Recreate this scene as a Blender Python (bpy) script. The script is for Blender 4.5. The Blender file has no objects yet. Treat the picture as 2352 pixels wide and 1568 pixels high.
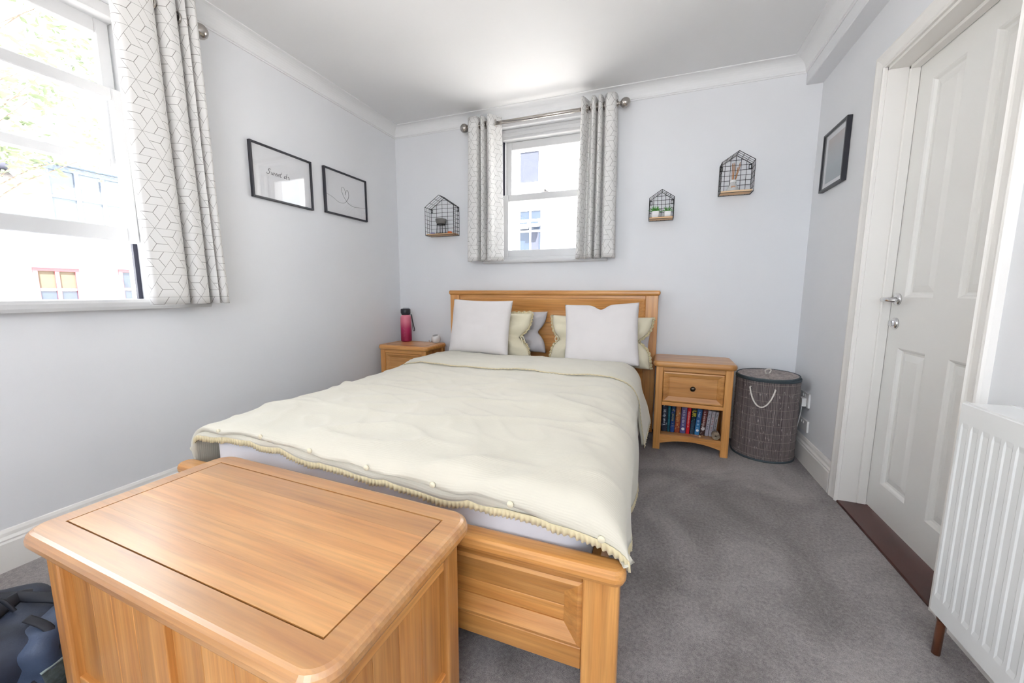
import bpy, bmesh, math, random
from mathutils import Vector, Matrix, noise
random.seed(7)
PI = math.pi
scene = bpy.context.scene
COL = scene.collection

# ------------------------------------------------------------------ camera
YAW, PITCH, ROLL = -0.3522, -0.1279, 0.0022
CAM = Vector((2.2041, -3.0, 1.021))
fw = Vector((math.sin(YAW)*math.cos(PITCH), math.cos(YAW)*math.cos(PITCH), math.sin(PITCH)))
rt = Vector((math.cos(YAW), -math.sin(YAW), 0)); up = rt.cross(fw)
r2 = rt*math.cos(ROLL)+up*math.sin(ROLL); u2 = -rt*math.sin(ROLL)+up*math.cos(ROLL)
cd = bpy.data.cameras.new('camera'); cd.sensor_width = 36; cd.sensor_fit = 'HORIZONTAL'
cd.lens = 881.7/2352*36; cd.clip_start = .02; cd.clip_end = 200
cam = bpy.data.objects.new('camera', cd); COL.objects.link(cam)
cam.matrix_world = Matrix(((r2.x, u2.x, -fw.x, CAM.x), (r2.y, u2.y, -fw.y, CAM.y), (r2.z, u2.z, -fw.z, CAM.z), (0, 0, 0, 1)))
scene.camera = cam

# ------------------------------------------------------------------ world, sun, exposure
w = bpy.data.worlds.new('world'); scene.world = w; w.use_nodes = True
bg = w.node_tree.nodes['Background']; bg.inputs[0].default_value = (.84, .915, 1, 1); bg.inputs[1].default_value = 1.0
sd = bpy.data.lights.new('sun', 'SUN'); sd.energy = 6.3; sd.angle = math.radians(.6); sd.color = (1, .975, .94)
so = bpy.data.objects.new('sun', sd); COL.objects.link(so)
so.rotation_euler = Vector((-.35, .42, -.84)).to_track_quat('-Z', 'Y').to_euler(); so.location = (8, -8, 14)
vs = scene.view_settings
vs.view_transform = 'Standard'; vs.look = 'None'; vs.exposure = 3.05; vs.gamma = 1.0; vs.use_curve_mapping = False

# ------------------------------------------------------------------ room numbers (metres; left wall x=0, back wall y=0)
XR = 3.1056          # right wall
YB = -4.3            # rear wall, behind the camera
ZC = 2.43            # ceiling
# ------------------------------------------------------------------ material helpers
class NT:
    """tiny node-expression helper"""
    def __init__(s, name):
        s.m = bpy.data.materials.new(name); s.m.use_nodes = True
        s.t = s.m.node_tree; s.n = s.t.nodes; s.l = s.t.links
        s.b = s.n['Principled BSDF']
    def node(s, typ, **kw):
        nd = s.n.new(typ)
        for k, v in kw.items(): setattr(nd, k, v)
        return nd
    def put(s, sock, v):
        if hasattr(v, 'is_output'): s.l.new(v, sock)
        else: sock.default_value = v
    def math(s, op, a, b=0.0, c=None):
        nd = s.node('ShaderNodeMath', operation=op); s.put(nd.inputs[0], a); s.put(nd.inputs[1], b)
        if c is not None: s.put(nd.inputs[2], c)
        return nd.outputs[0]
    def coord(s, kind='Object'):
        return s.node('ShaderNodeTexCoord').outputs[kind]
    def mapping(s, v, scale=(1, 1, 1), loc=(0, 0, 0), rot=(0, 0, 0)):
        nd = s.node('ShaderNodeMapping'); s.l.new(v, nd.inputs[0])
        nd.inputs['Scale'].default_value = scale; nd.inputs['Location'].default_value = loc; nd.inputs['Rotation'].default_value = rot
        return nd.outputs[0]
    def noise(s, v, scale=5, detail=3, rough=.5, dist=0):
        nd = s.node('ShaderNodeTexNoise'); s.l.new(v, nd.inputs['Vector'])
        nd.inputs['Scale'].default_value = scale; nd.inputs['Detail'].default_value = detail
        nd.inputs['Roughness'].default_value = rough; nd.inputs['Distortion'].default_value = dist
        return nd.outputs[0]
    def ramp(s, f, stops):
        nd = s.node('ShaderNodeValToRGB'); s.l.new(f, nd.inputs[0]); e = nd.color_ramp.elements
        while len(e) < len(stops): e.new(.5)
        for el, (p, c) in zip(e, stops): el.position = p; el.color = (*c, 1)
        return nd.outputs[0]
    def mix(s, f, a, b, typ='MIX'):
        nd = s.node('ShaderNodeMix', data_type='RGBA', blend_type=typ)
        s.put(nd.inputs[0], f)
        for sock, v in ((nd.inputs[6], a), (nd.inputs[7], b)): s.put(sock, (*v, 1) if isinstance(v, tuple) else v)
        return nd.outputs[2]
    def bump(s, h, strength=.2, dist=.01):
        nd = s.node('ShaderNodeBump'); s.l.new(h, nd.inputs['Height'])
        nd.inputs['Strength'].default_value = strength; nd.inputs['Distance'].default_value = dist
        s.l.new(nd.outputs[0], s.b.inputs['Normal']); return nd
    def set(s, **kw):
        names = dict(color='Base Color', rough='Roughness', metal='Metallic', coat='Coat Weight', coatr='Coat Roughness', sheen='Sheen Weight', spec='Specular IOR Level', sub='Subsurface Weight', trans='Transmission Weight')
        for k, v in kw.items():
            s.put(s.b.inputs[names[k]], (*v, 1) if isinstance(v, tuple) else v)
        return s

def plain(name, color, rough=.5, metal=0, var=.06, scale=12, bump=0, bscale=200, **kw):
    n = NT(name); c = n.coord()
    f = n.noise(c, scale, 3)
    lo = tuple(x*(1-var) for x in color); hi = tuple(min(1, x*(1+var)) for x in color)
    n.set(color=n.ramp(f, [(.3, lo), (.7, hi)]), rough=rough, metal=metal, **kw)
    if bump: n.bump(n.noise(c, bscale, 2), bump, .004)
    return n.m

def wood(name, axis, dark=(.37, .135, .030), mid=(.58, .255, .066), light=(.70, .35, .108), coat=.5, rough=.38, seed=0, coatr=.27, coatior=1.5):
    n = NT(name); c = n.coord()
    rnd = n.node('ShaderNodeObjectInfo').outputs['Random']
    off = n.node('ShaderNodeCombineXYZ'); 
    for i in range(3): n.l.new(n.math('MULTIPLY', rnd, 7.3+i), off.inputs[i])
    ad = n.node('ShaderNodeVectorMath', operation='ADD'); n.l.new(c, ad.inputs[0]); n.l.new(off.outputs[0], ad.inputs[1]); c = ad.outputs[0]
    sc = {'X': (1.0, 17, 17), 'Y': (17, 1.0, 17), 'Z': (17, 17, 1.0)}[axis]
    v = n.mapping(c, sc, (seed*3.1, seed*1.7, seed*.9))
    g = n.noise(v, 1.6, 5, .55, .6)
    v2 = n.mapping(c, tuple(x*5 if x > 2 else x*2.5 for x in sc))
    fine = n.noise(v2, 1.5, 3, .6)
    blot = n.noise(c, 3.2, 2)
    col = n.ramp(g, [(.22, dark), (.42, mid), (.66, light)])
    col = n.mix(n.math('MULTIPLY', n.math('SUBTRACT', .60, fine), 1.15), col, tuple(x*.45 for x in mid))
    hs = n.node('ShaderNodeHueSaturation'); n.l.new(col, hs.inputs['Color'])
    n.l.new(n.math('ADD', n.math('ADD', n.math('MULTIPLY', rnd, .28), n.math('MULTIPLY', blot, .35)), .72), hs.inputs['Value'])
    n.set(color=hs.outputs[0], rough=rough, coat=coat, coatr=coatr)
    n.b.inputs['Coat IOR'].default_value = coatior
    n.bump(fine, .10, .002)
    return n.m

M = {}
M['wall'] = plain('wall_paint', (.80, .805, .825), .65, var=.012, scale=2, bump=.02, bscale=300)
M['ceil'] = plain('ceiling_paint', (.82, .82, .825), .75, var=.01, scale=2)
M['trim'] = plain('satin_white_trim', (.86, .835, .80), .32, var=.012, scale=4)
M['door'] = plain('satin_white_door', (.86, .848, .82), .3, var=.012, scale=3)
M['upvc'] = plain('white_window_frame', (.64, .64, .645), .3, var=.01)
M['rad'] = plain('radiator_enamel', (.82, .825, .82), .25, var=.01)
M['chrome'] = plain('chrome', (.72, .72, .73), .12, 1, var=.02)
M['nickel'] = plain('brushed_nickel', (.46, .43, .40), .22, 1, var=.05)
M['black'] = plain('black_wire', (.012, .012, .014), .45, var=.1)
M['frame'] = plain('black_picture_frame', (.02, .02, .028), .35, var=.08)
M['paper'] = plain('white_paper', (.80, .80, .82), .8, var=.01)
M['ink'] = plain('black_ink', (.02, .02, .025), .7)
M['greyink'] = plain('grey_ink', (.06, .06, .065), .7)
M['rubber'] = plain('dark_seal', (.03, .03, .05), .6)
M['oakX'] = wood('oak_grain_x', 'X'); M['oakY'] = wood('oak_grain_y', 'Y', seed=1); M['oakZ'] = wood('oak_grain_z', 'Z', seed=2)
M['oakLid'] = wood('oak_polished_lid', 'X', coat=1.0, rough=.42, seed=4, coatr=.28, coatior=2.1)
M['groove'] = plain('dark_groove', (.045, .016, .006), .7)
M['board'] = wood('light_shelf_board', 'X', (.55, .29, .13), (.74, .46, .25), (.80, .56, .34), 0, .6)
M['copper'] = plain('brown_painted_pipe', (.16, .055, .025), .35)
M['thresh'] = plain('dark_brown_threshold', (.075, .026, .022), .30, var=.15, scale=6)
M['knob'] = plain('dark_bronze', (.07, .055, .04), .3, .9, var=.15)
M['sheet'] = plain('white_sheet', (.68, .67, .71), .85, var=.02, bump=.05, bscale=500, sheen=.2)
M['cushion'] = plain('pale_greige_linen', (.75, .71, .70), .9, var=.02, scale=6, bump=.08, bscale=700, sheen=.25)
M['greylinen'] = plain('grey_pillowcase', (.56, .535, .545), .9, var=.03, scale=6, bump=.08, bscale=700, sheen=.2)
M['plastic'] = plain('white_plastic', (.80, .79, .78), .35, var=.01)
M['glassy'] = None

def duvet_mat(name, col):
    n = NT(name); c = n.coord('UV')
    wv = n.node('ShaderNodeTexWave', wave_type='BANDS', bands_direction='Y'); n.l.new(n.mapping(c, (1, 1, 1)), wv.inputs[0])
    wv.inputs['Scale'].default_value = 45; wv.inputs['Distortion'].default_value = 1.2; wv.inputs['Detail'].default_value = 2; wv.inputs['Detail Scale'].default_value = 6
    nz = n.noise(n.mapping(c, (6, 26, 1)), 1.6, 3)
    h = n.math('ADD', n.math('MULTIPLY', wv.outputs[1], .35), nz)
    n.set(color=n.ramp(n.noise(c, 3, 2), [(.3, tuple(x*.97 for x in col)), (.7, tuple(min(1, x*1.02) for x in col))]), rough=.9, sheen=.25)
    n.bump(h, .16, .006); return n.m
M['yellow'] = duvet_mat('pale_yellow_cotton', (.66, .62, .52))
M['cream'] = plain('cream_frill', (.70, .60, .38), .9, var=.06, scale=20, sheen=.2)
M['yellowp'] = plain('pale_yellow_pillowcase', (.79, .725, .545), .9, var=.03, scale=8, bump=.12, bscale=260, sheen=.25)

def carpet_mat():
    n = NT('grey_carpet'); c = n.coord()
    f = n.noise(c, 420, 2, .7); f2 = n.noise(c, 90, 3, .6); big = n.noise(n.mapping(c, (1, .75, 1), rot=(0, 0, .5)), 2.6, 4, .6, .8)
    a = n.math('ADD', n.math('ADD', n.math('MULTIPLY', f, .5), n.math('MULTIPLY', f2, .35)), n.math('MULTIPLY', big, .55))
    col = n.ramp(a, [(.45, (.095, .084, .085)), (.66, (.285, .257, .254)), (.86, (.55, .51, .50))])
    n.set(color=col, rough=.95, sheen=.15)
    n.bump(n.math('ADD', f, n.math('MULTIPLY', f2, .8)), .75, .008); return n.m
M['carpet'] = carpet_mat()

def glass_mat(name, tint=(1, 1, 1), base=.0):
    m = bpy.data.materials.new(name); m.use_nodes = True; t = m.node_tree
    t.nodes.remove(t.nodes['Principled BSDF']); o = t.nodes['Material Output']
    tr = t.nodes.new('ShaderNodeBsdfTransparent'); tr.inputs[0].default_value = (*tint, 1)
    gl = t.nodes.new('ShaderNodeBsdfGlossy'); gl.inputs['Roughness'].default_value = .01
    lw = t.nodes.new('ShaderNodeLayerWeight'); lw.inputs[0].default_value = .5
    pw = t.nodes.new('ShaderNodeMath'); pw.operation = 'POWER'; t.links.new(lw.outputs['Facing'], pw.inputs[0]); pw.inputs[1].default_value = 5
    fr = t.nodes.new('ShaderNodeMath'); fr.operation = 'MULTIPLY_ADD'; t.links.new(pw.outputs[0], fr.inputs[0]); fr.inputs[1].default_value = .95; fr.inputs[2].default_value = .045
    nz = t.nodes.new('ShaderNodeTexNoise'); nz.inputs['Scale'].default_value = 2.0
    bp = t.nodes.new('ShaderNodeBump'); bp.inputs['Strength'].default_value = .01; t.links.new(nz.outputs[0], bp.inputs['Height']); t.links.new(bp.outputs[0], gl.inputs['Normal'])
    mx = t.nodes.new('ShaderNodeMixShader'); t.links.new(fr.outputs[0], mx.inputs[0]); t.links.new(tr.outputs[0], mx.inputs[1]); t.links.new(gl.outputs[0], mx.inputs[2])
    t.links.new(mx.outputs[0], o.inputs[0]); return m
M['glass'] = glass_mat('clear_glass')

def curtain_mat():
    n = NT('geometric_line_print'); uv = n.coord('UV')
    sx = n.node('ShaderNodeSeparateXYZ'); n.l.new(uv, sx.inputs[0]); x, y = sx.outputs[0], sx.outputs[1]
    a = .115; lw = .0105
    s0 = n.math('MULTIPLY', y, 2/(math.sqrt(3)*a))
    s1 = n.math('SUBTRACT', n.math('MULTIPLY', x, 1/a), n.math('MULTIPLY', y, 1/(math.sqrt(3)*a)))
    s2 = n.math('MULTIPLY', n.math('ADD', s0, s1), -1)
    f = [n.math('FRACT', s) for s in (s0, s1, s2)]
    sm = n.math('ADD', n.math('ADD', f[0], f[1]), f[2])
    dn = n.math('GREATER_THAN', sm, 1.5)
    # b = f + dn*(1-2f)
    b = [n.math('ADD', q, n.math('MULTIPLY', dn, n.math('SUBTRACT', 1, n.math('MULTIPLY', q, 2)))) for q in f]
    mn = n.math('MINIMUM', n.math('MINIMUM', b[0], b[1]), b[2])
    line = n.math('LESS_THAN', mn, lw*.55)
    for i in range(3):
        k = n.math('LESS_THAN', n.math('ABSOLUTE', n.math('SUBTRACT', b[i], 1/3)), lw)
        line = n.math('MAXIMUM', line, n.math('MULTIPLY', k, n.math('GREATER_THAN', b[(i+1) % 3], 1/3-lw)))
    weave = n.noise(n.mapping(uv, (1, 1, 1)), 900, 2)
    col = n.mix(line, (.84, .825, .805), (.30, .285, .27))
    n.set(color=col, rough=.9, sheen=.1); n.bump(weave, .06, .002)
    # thin cotton lets some light through
    tl = n.node('ShaderNodeBsdfTranslucent'); n.l.new(col, tl.inputs[0])
    mx = n.node('ShaderNodeMixShader'); mx.inputs[0].default_value = .09
    n.l.new(n.b.outputs[0], mx.inputs[1]); n.l.new(tl.outputs[0], mx.inputs[2]); n.l.new(mx.outputs[0], n.n['Material Output'].inputs[0])
    return n.m
M['curtain'] = curtain_mat()

# ------------------------------------------------------------------ mesh helpers
class MB:
    def __init__(s): s.v = []; s.f = []; s.uv = None
    def add(s, vs, fs):
        o = len(s.v); s.v += [tuple(v) for v in vs]; s.f += [tuple(i+o for i in f) for f in fs]; return s
    def box(s, x0, x1, y0, y1, z0, z1):
        return s.add([(x0,y0,z0),(x1,y0,z0),(x1,y1,z0),(x0,y1,z0),(x0,y0,z1),(x1,y0,z1),(x1,y1,z1),(x0,y1,z1)],
                     [(0,3,2,1),(4,5,6,7),(0,1,5,4),(1,2,6,5),(2,3,7,6),(3,0,4,7)])
    def prism(s, poly, h0, h1, axis='Z'):
        n = len(poly)
        def P(a, b, h): return {'Z': (a, b, h), 'Y': (a, h, b), 'X': (h, a, b)}[axis]
        vs = [P(a, b, h0) for a, b in poly]+[P(a, b, h1) for a, b in poly]
        fs = [tuple(range(n-1, -1, -1)), tuple(range(n, 2*n))]+[(i, (i+1) % n, n+(i+1) % n, n+i) for i in range(n)]
        return s.add(vs, fs)
    def tube(s, pts, r, n=8, closed=False, flat=1.0):
        pts = [Vector(p) for p in pts]; k = len(pts); rings = []
        t0 = (pts[1]-pts[0]).normalized(); a = t0.orthogonal().normalized()
        for i, p in enumerate(pts):
            if closed: t = pts[(i+1) % k]-pts[i-1]
            else: t = pts[min(i+1, k-1)]-pts[max(i-1, 0)]
            t.normalize(); a = (a-t*a.dot(t)); a = a.normalized() if a.length > 1e-6 else t.orthogonal().normalized(); b = t.cross(a)
            rr = r[i] if isinstance(r, (list, tuple)) else r
            rings.append([p+a*rr*math.cos(2*PI*j/n)+b*rr*flat*math.sin(2*PI*j/n) for j in range(n)])
        vs = [q for g in rings for q in g]; fs = []
        for i in range(k if closed else k-1):
            i2 = (i+1) % k
            for j in range(n): fs.append((i*n+j, i*n+(j+1) % n, i2*n+(j+1) % n, i2*n+j))
        if not closed: fs += [tuple(range(n-1, -1, -1)), tuple((k-1)*n+j for j in range(n))]
        return s.add(vs, fs)
    def lathe(s, prof, c=(0, 0, 0), n=24, axis='Z', cap=True):
        vs = []; c = Vector(c)
        for r, h in prof:
            for j in range(n):
                a = 2*PI*j/n; ca, sa = r*math.cos(a), r*math.sin(a)
                vs.append(c+Vector({'Z': (ca, sa, h), 'Y': (ca, h, sa), 'X': (h, ca, sa)}[axis]))
        fs = []
        for i in range(len(prof)-1):
            for j in range(n): fs.append((i*n+j, i*n+(j+1) % n, (i+1)*n+(j+1) % n, (i+1)*n+j))
        if cap and prof[0][0] > 1e-5: fs.append(tuple(range(n-1, -1, -1)))
        if cap and prof[-1][0] > 1e-5: fs.append(tuple((len(prof)-1)*n+j for j in range(n)))
        return s.add(vs, fs)
    def grid(s, fn, nu, nv, uvf=None, closeu=False):
        vs = [fn(i/nu, j/nv) for j in range(nv+1) for i in range(nu+1)]
        fs = [(j*(nu+1)+i, j*(nu+1)+i+1, (j+1)*(nu+1)+i+1, (j+1)*(nu+1)+i) for j in range(nv) for i in range(nu)]
        if uvf: s.uv = [uvf(i/nu, j/nv) for j in range(nv+1) for i in range(nu+1)]
        return s.add(vs, fs)
    def loops(s, loops, capa=False, capb=True):
        n = len(loops[0]); vs = [p for l in loops for p in l]; fs = []
        for i in range(len(loops)-1):
            for j in range(n): fs.append((i*n+j, i*n+(j+1) % n, (i+1)*n+(j+1) % n, (i+1)*n+j))
        if capa: fs.append(tuple(range(n-1, -1, -1)))
        if capb: fs.append(tuple((len(loops)-1)*n+j for j in range(n)))
        return s.add(vs, fs)
    def mesh(s, name):
        me = bpy.data.meshes.new(name); me.from_pydata(s.v, [], s.f)
        if s.uv:
            ul = me.uv_layers.new(name='UVMap')
            for li, lp in enumerate(me.loops): ul.data[li].uv = s.uv[lp.vertex_index]
        bm = bmesh.new(); bm.from_mesh(me); bmesh.ops.recalc_face_normals(bm, faces=bm.faces[:]); bm.to_mesh(me); bm.free()
        return me
    def build(s, name, mat, parent=None, smooth=False, bevel=0, seg=2, loc=None, rot=None, subsurf=0, solid=0):
        me = s.mesh(name); o = bpy.data.objects.new(name, me); COL.objects.link(o)
        me.materials.append(M[mat] if isinstance(mat, str) else mat)
        if smooth:
            for p in me.polygons: p.use_smooth = True
        if solid:
            md = o.modifiers.new('solid', 'SOLIDIFY'); md.thickness = solid; md.offset = -1
        if bevel:
            md = o.modifiers.new('bevel', 'BEVEL'); md.width = bevel; md.segments = seg; md.limit_method = 'ANGLE'; md.angle_limit = math.radians(35)
            if seg > 1:
                for p in me.polygons: p.use_smooth = True
                md.harden_normals = True
        if subsurf:
            md = o.modifiers.new('sub', 'SUBSURF'); md.levels = subsurf; md.render_levels = subsurf
        if parent: o.parent = parent
        if loc: o.location = loc
        if rot: o.rotation_euler = rot
        return o

def tag(o, label=None, cat=None, group=None, kind=None):
    if label: o['label'] = label
    if cat: o['category'] = cat
    if group: o['group'] = group
    if kind: o['kind'] = kind
    return o
def thing(name, label, cat, loc=(0, 0, 0), rz=0, group=None, kind=None):
    o = bpy.data.objects.new(name, None); COL.objects.link(o); o.empty_display_size = .05
    o.location = loc; o.rotation_euler = (0, 0, rz)
    return tag(o, label, cat, group, kind)
def rect_loop(x0, x1, z0, z1, y): return [(x0, y, z0), (x1, y, z0), (x1, y, z1), (x0, y, z1)]
def round_rect(x0, x1, y0, y1, r, n=6):
    p = []
    for cx, cy, a0 in ((x1-r, y1-r, 0), (x0+r, y1-r, 90), (x0+r, y0+r, 180), (x1-r, y0+r, 270)):
        for i in range(n+1):
            a = math.radians(a0+90*i/n); p.append((cx+r*math.cos(a), cy+r*math.sin(a)))
    return p
def slab(mb, x0, x1, y0, y1, z0, z1, r, prof):
    """rounded-corner slab; prof = [(inset, height fraction)...] from bottom to top"""
    L = []
    for ins, t in prof:
        L.append([(x, y, z0+(z1-z0)*t) for x, y in round_rect(x0+ins, x1-ins, y0+ins, y1-ins, max(r-ins, .002))])
    return mb.loops(L, True, True)
NOSE = [(.012, 0), (.004, .12), (0, .35), (0, .6), (.003, .82), (.009, .96), (.016, 1)]
def catmull(P, n=8):
    P = [Vector(p) for p in P]; out = []
    for i in range(len(P)-1):
        a = P[max(i-1, 0)]; b = P[i]; c = P[i+1]; d = P[min(i+2, len(P)-1)]
        for k in range(n):
            t = k/n
            out.append(.5*((2*b)+(c-a)*t+(2*a-5*b+4*c-d)*t*t+(3*b-a-3*c+d)*t**3))
    return out+[P[-1]]
def sm(t): t = max(0, min(1, t)); return t*t*(3-2*t)

# ================================================================== THE ROOM
S = 'structure'
tag(MB().box(-.3, XR, YB, .3, -.1, 0).build('floor', 'carpet'), 'grey carpet covering the bedroom floor', 'floor', kind=S)
tag(MB().box(-.35, XR+.5, YB-.3, .35, ZC, ZC+.25).build('ceiling', 'ceil'), 'white ceiling above the bed', 'ceiling', kind=S)
def wall_with_hole(name, axis, t0, t1, a0, a1, h0, h1, holes, label):
    """axis 'X': wall slab in x from t0..t1, running along y a0..a1"""
    mb = MB()
    def bx(p, q, z0, z1):
        if q-p < 1e-4 or z1-z0 < 1e-4: return
        mb.box(t0, t1, p, q, z0, z1) if axis == 'X' else mb.box(p, q, t0, t1, z0, z1)
    c = a0
    for (p, q, z0, z1) in sorted(holes):
        bx(c, p, h0, h1); bx(p, q, h0, z0); bx(p, q, z1, h1); c = q
    bx(c, a1, h0, h1)
    return tag(mb.build(name, 'wall'), label, 'wall', kind=S)
LW = (-2.95, -1.815, .945, 2.26)       # left window opening  y0,y1,z0,z1
BW = (.945, 1.775, 1.275, 2.31)        # back window opening  x0,x1,z0,z1
DR = (-1.475, -.762, 0, 1.985)         # door opening
wall_with_hole('wall_left', 'X', -.3, 0, YB, .3, -3, ZC, [LW], 'white left wall with the large sash window')
wall_with_hole('wall_back', 'Y', 0, .3, 0, XR+.2, -3, ZC, [BW], 'white back wall behind the headboard')
wall_with_hole('wall_right', 'X', XR, XR+.2, YB, 0, 0, ZC, [DR], 'white right wall with the panelled door')
wall_with_hole('wall_rear', 'Y', YB-.2, YB, -.3, XR+.2, 0, ZC, [(1.3, 2.9, .9, 2.1)], 'white rear wall behind the viewpoint')  # the opening is an added, unseen one that lets fill daylight into the room
# boxed beam along the right wall
tag(MB().box(3.018, XR+.05, YB, 0, 2.281, ZC+.01).build('trim_1', 'wall', bevel=.004, seg=1), 'boxed-in beam under the ceiling along the right wall', 'beam', kind=S)
# coved cornice
def cove(name, run, label):
    """run: function (t in 0..1, out, z) -> point, two ends mitred"""
    prof = [(0, 2.350), (.006, 2.350), (.006, 2.357)]
    for i in range(9):
        a = i/8*PI/2; prof.append((.012+.068*(1-math.cos(a)), 2.360+.064*math.sin(a)))
    prof += [(.086, 2.425), (.086, 2.431), (0, 2.431)]
    mb = MB(); A = [run(0, o, z) for o, z in prof]; B = [run(1, o, z) for o, z in prof]
    mb.loops([A, B], True, True)
    tag(mb.build(name, 'ceil'), label, 'cornice', kind=S)
cove('trim_2', lambda t, o, z: (o, YB+o*0 if t == 0 else -o, z), 'coved cornice along the left wall')
cove('trim_3', lambda t, o, z: (o if t == 0 else 3.018-o, -o, z), 'coved cornice along the back wall')
cove('trim_4', lambda t, o, z: (3.018-o, YB if t == 0 else -o, z), 'coved cornice along the boxed-in beam')
# skirting boards
SK = [(0, 0), (.022, 0), (.022, .105), (.018, .112), (.019, .118), (.012, .128), (.010, .140), (.005, .150), (0, .152)]
def skirt(name, run, label):
    mb = MB(); mb.loops([[run(0, o, z) for o, z in SK], [run(1, o, z) for o, z in SK]], True, True)
    tag(mb.build(name, 'trim'), label, 'skirting board', kind=S)
skirt('baseboard_left', lambda t, o, z: (o, YB if t == 0 else 0, z), 'tall white skirting board along the left wall')
skirt('baseboard_back', lambda t, o, z: (.0 if t == 0 else XR, -o, z), 'white skirting board along the back wall')
skirt('baseboard_right', lambda t, o, z: (XR-o, -.690 if t == 0 else 0, z), 'white skirting board between door and back corner')
skirt('baseboard_rear', lambda t, o, z: (XR-o, YB if t == 0 else -1.565, z), 'white skirting board under the radiator')

# ------------------------------------------------------------------ left window (window_1)
def sash(parent, name, plane, depth, a0, a1, z0, z1, st, rb, rt_, axis):
    """frame of four pieces joined, with a pane as a child"""
    mb = MB()
    def bx(p, q, zz0, zz1, d0=0, d1=depth):
        if axis == 'X': mb.box(plane-depth/2, plane+depth/2, p, q, zz0, zz1)
        else: mb.box(p, q, plane-depth/2, plane+depth/2, zz0, zz1)
    bx(a0, a0+st, z0, z1); bx(a1-st, a1, z0, z1); bx(a0+st, a1-st, z0, z0+rb); bx(a0+st, a1-st, z1-rt_, z1)
    o = mb.build(name, 'upvc', parent, bevel=.004, seg=1)
    g = MB()
    if axis == 'X': g.box(plane-.003, plane+.003, a0+st-.004, a1-st+.004, z0+rb-.004, z1-rt_+.004)
    else: g.box(a0+st-.004, a1-st+.004, plane-.003, plane+.003, z0+rb-.004, z1-rt_+.004)
    g.build('pane', 'glass', o)
    return o
w1 = thing('window_1', 'large white sash window standing open in the left wall', 'window', kind=S)
y0, y1, z0, z1 = LW
mb = MB()
for (p, q, a, b) in ((y0, y0+.035, z0, z1), (y1-.035, y1, z0, z1), (y0+.035, y1-.035, z1-.055, z1)):
    mb.box(-.20, -.085, p, q, a, b)
mb.box(-.22, -.075, y0, y1, z0, z0+.04)
mb.build('window_frame', 'upvc', w1, bevel=.004, seg=1)
mb = MB()
for (p, q) in ((y0+.035, y0+.052), (y1-.052, y1-.035)): mb.box(-.155, -.138, p, q, z0+.04, 1.246)
mb.build('parting_bead', 'rubber', w1)
sash(w1, 'upper_sash', -.168, .036, y0+.04, y1-.04, 1.58, z1-.05, .048, .045, .065, 'X')
lo = sash(w1, 'lower_sash', -.118, .036, y0+.04, y1-.04, 1.248, 1.915, .04, .066, .048, 'X')
MB().box(-.135, -.112, -2.42, -2.36, 1.915, 1.93).box(-.13, -.115, -2.40, -2.38, 1.93, 1.944).build('sash_lock', 'chrome', w1)
MB().box(-.155, -.14, -2.36, -2.24, 1.625, 1.64).build('sash_catch', 'nickel', w1)
# inner casing boards in the reveal
mb = MB(); mb.box(-.085, .004, y1-.004, y1+.0, z0, z1)
mb.build('reveal_lining', 'trim', w1)
slab(MB(), -.10, .045, -3.1, -1.645, .942, .985, .02, [(.004, 0), (0, .3), (0, .7), (.006, 1)]).build('window_sill', 'upvc', w1, bevel=0)
# ------------------------------------------------------------------ back window (window_2)
w2 = thing('window_2', 'small white sash window in the back wall above the bed', 'window', kind=S)
x0, x1, z0, z1 = BW
mb = MB()
for (p, q, a, b) in ((x0, x0+.04, z0, z1), (x1-.04, x1, z0, z1), (x0+.04, x1-.04, z1-.075, z1)): mb.box(p, q, .055, .18, a, b)
mb.box(x0, x1, .05, .19, z0, z0+.035)
mb.build('window_frame', 'upvc', w2, bevel=.004, seg=1)
MB().box(x0+.05, x1-.05, .046, .056, 2.255, 2.285).build('trickle_vent', 'upvc', w2, bevel=.003, seg=1)
mb = MB()
for (p, q) in ((x0+.040, x0+.052), (x1-.052, x1-.040)): mb.box(p, q, .098, .118, z0+.03, z1-.07)
mb.build('side_channel', 'rubber', w2)
sash(w2, 'upper_sash', .135, .036, x0+.055, x1-.055, 1.765, 2.235, .052, .045, .062, 'Y')
sash(w2, 'lower_sash', .085, .036, x0+.045, x1-.045, 1.305, 1.81, .052, .062, .052, 'Y')
MB().box(1.33, 1.38, .075, .10, 1.81, 1.822).box(1.345, 1.365, .06, .095, 1.822, 1.832).build('sash_lock', 'chrome', w2)
slab(MB(), .845, 1.865, -.045, .06, 1.255, 1.283, .015, [(.004, 0), (0, .3), (0, .7), (.006, 1)]).build('window_sill', 'upvc', w2)

# ------------------------------------------------------------------ door
def mitre_panel(mb, x0, x1, z0, z1, steps, y=0, sgn=1, cap=True):
    L = [rect_loop(x0+i, x1-i, z0+i, z1-i, y+sgn*d) for i, d in steps]
    return mb.loops(L, False, cap)
d1 = thing('door_1', 'white four-panelled door closed in the right wall', 'door', kind=S)
LX = XR+.10                                                       # leaf face plane
dy0, dy1, dz0, dz1 = -1.462, -.777, .018, 1.966
rails = dict(pz=[(.163, .785), (1.003, 1.868)], py=[(-1.364, -1.184), (-1.056, -.876)])
mb = MB()
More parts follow.
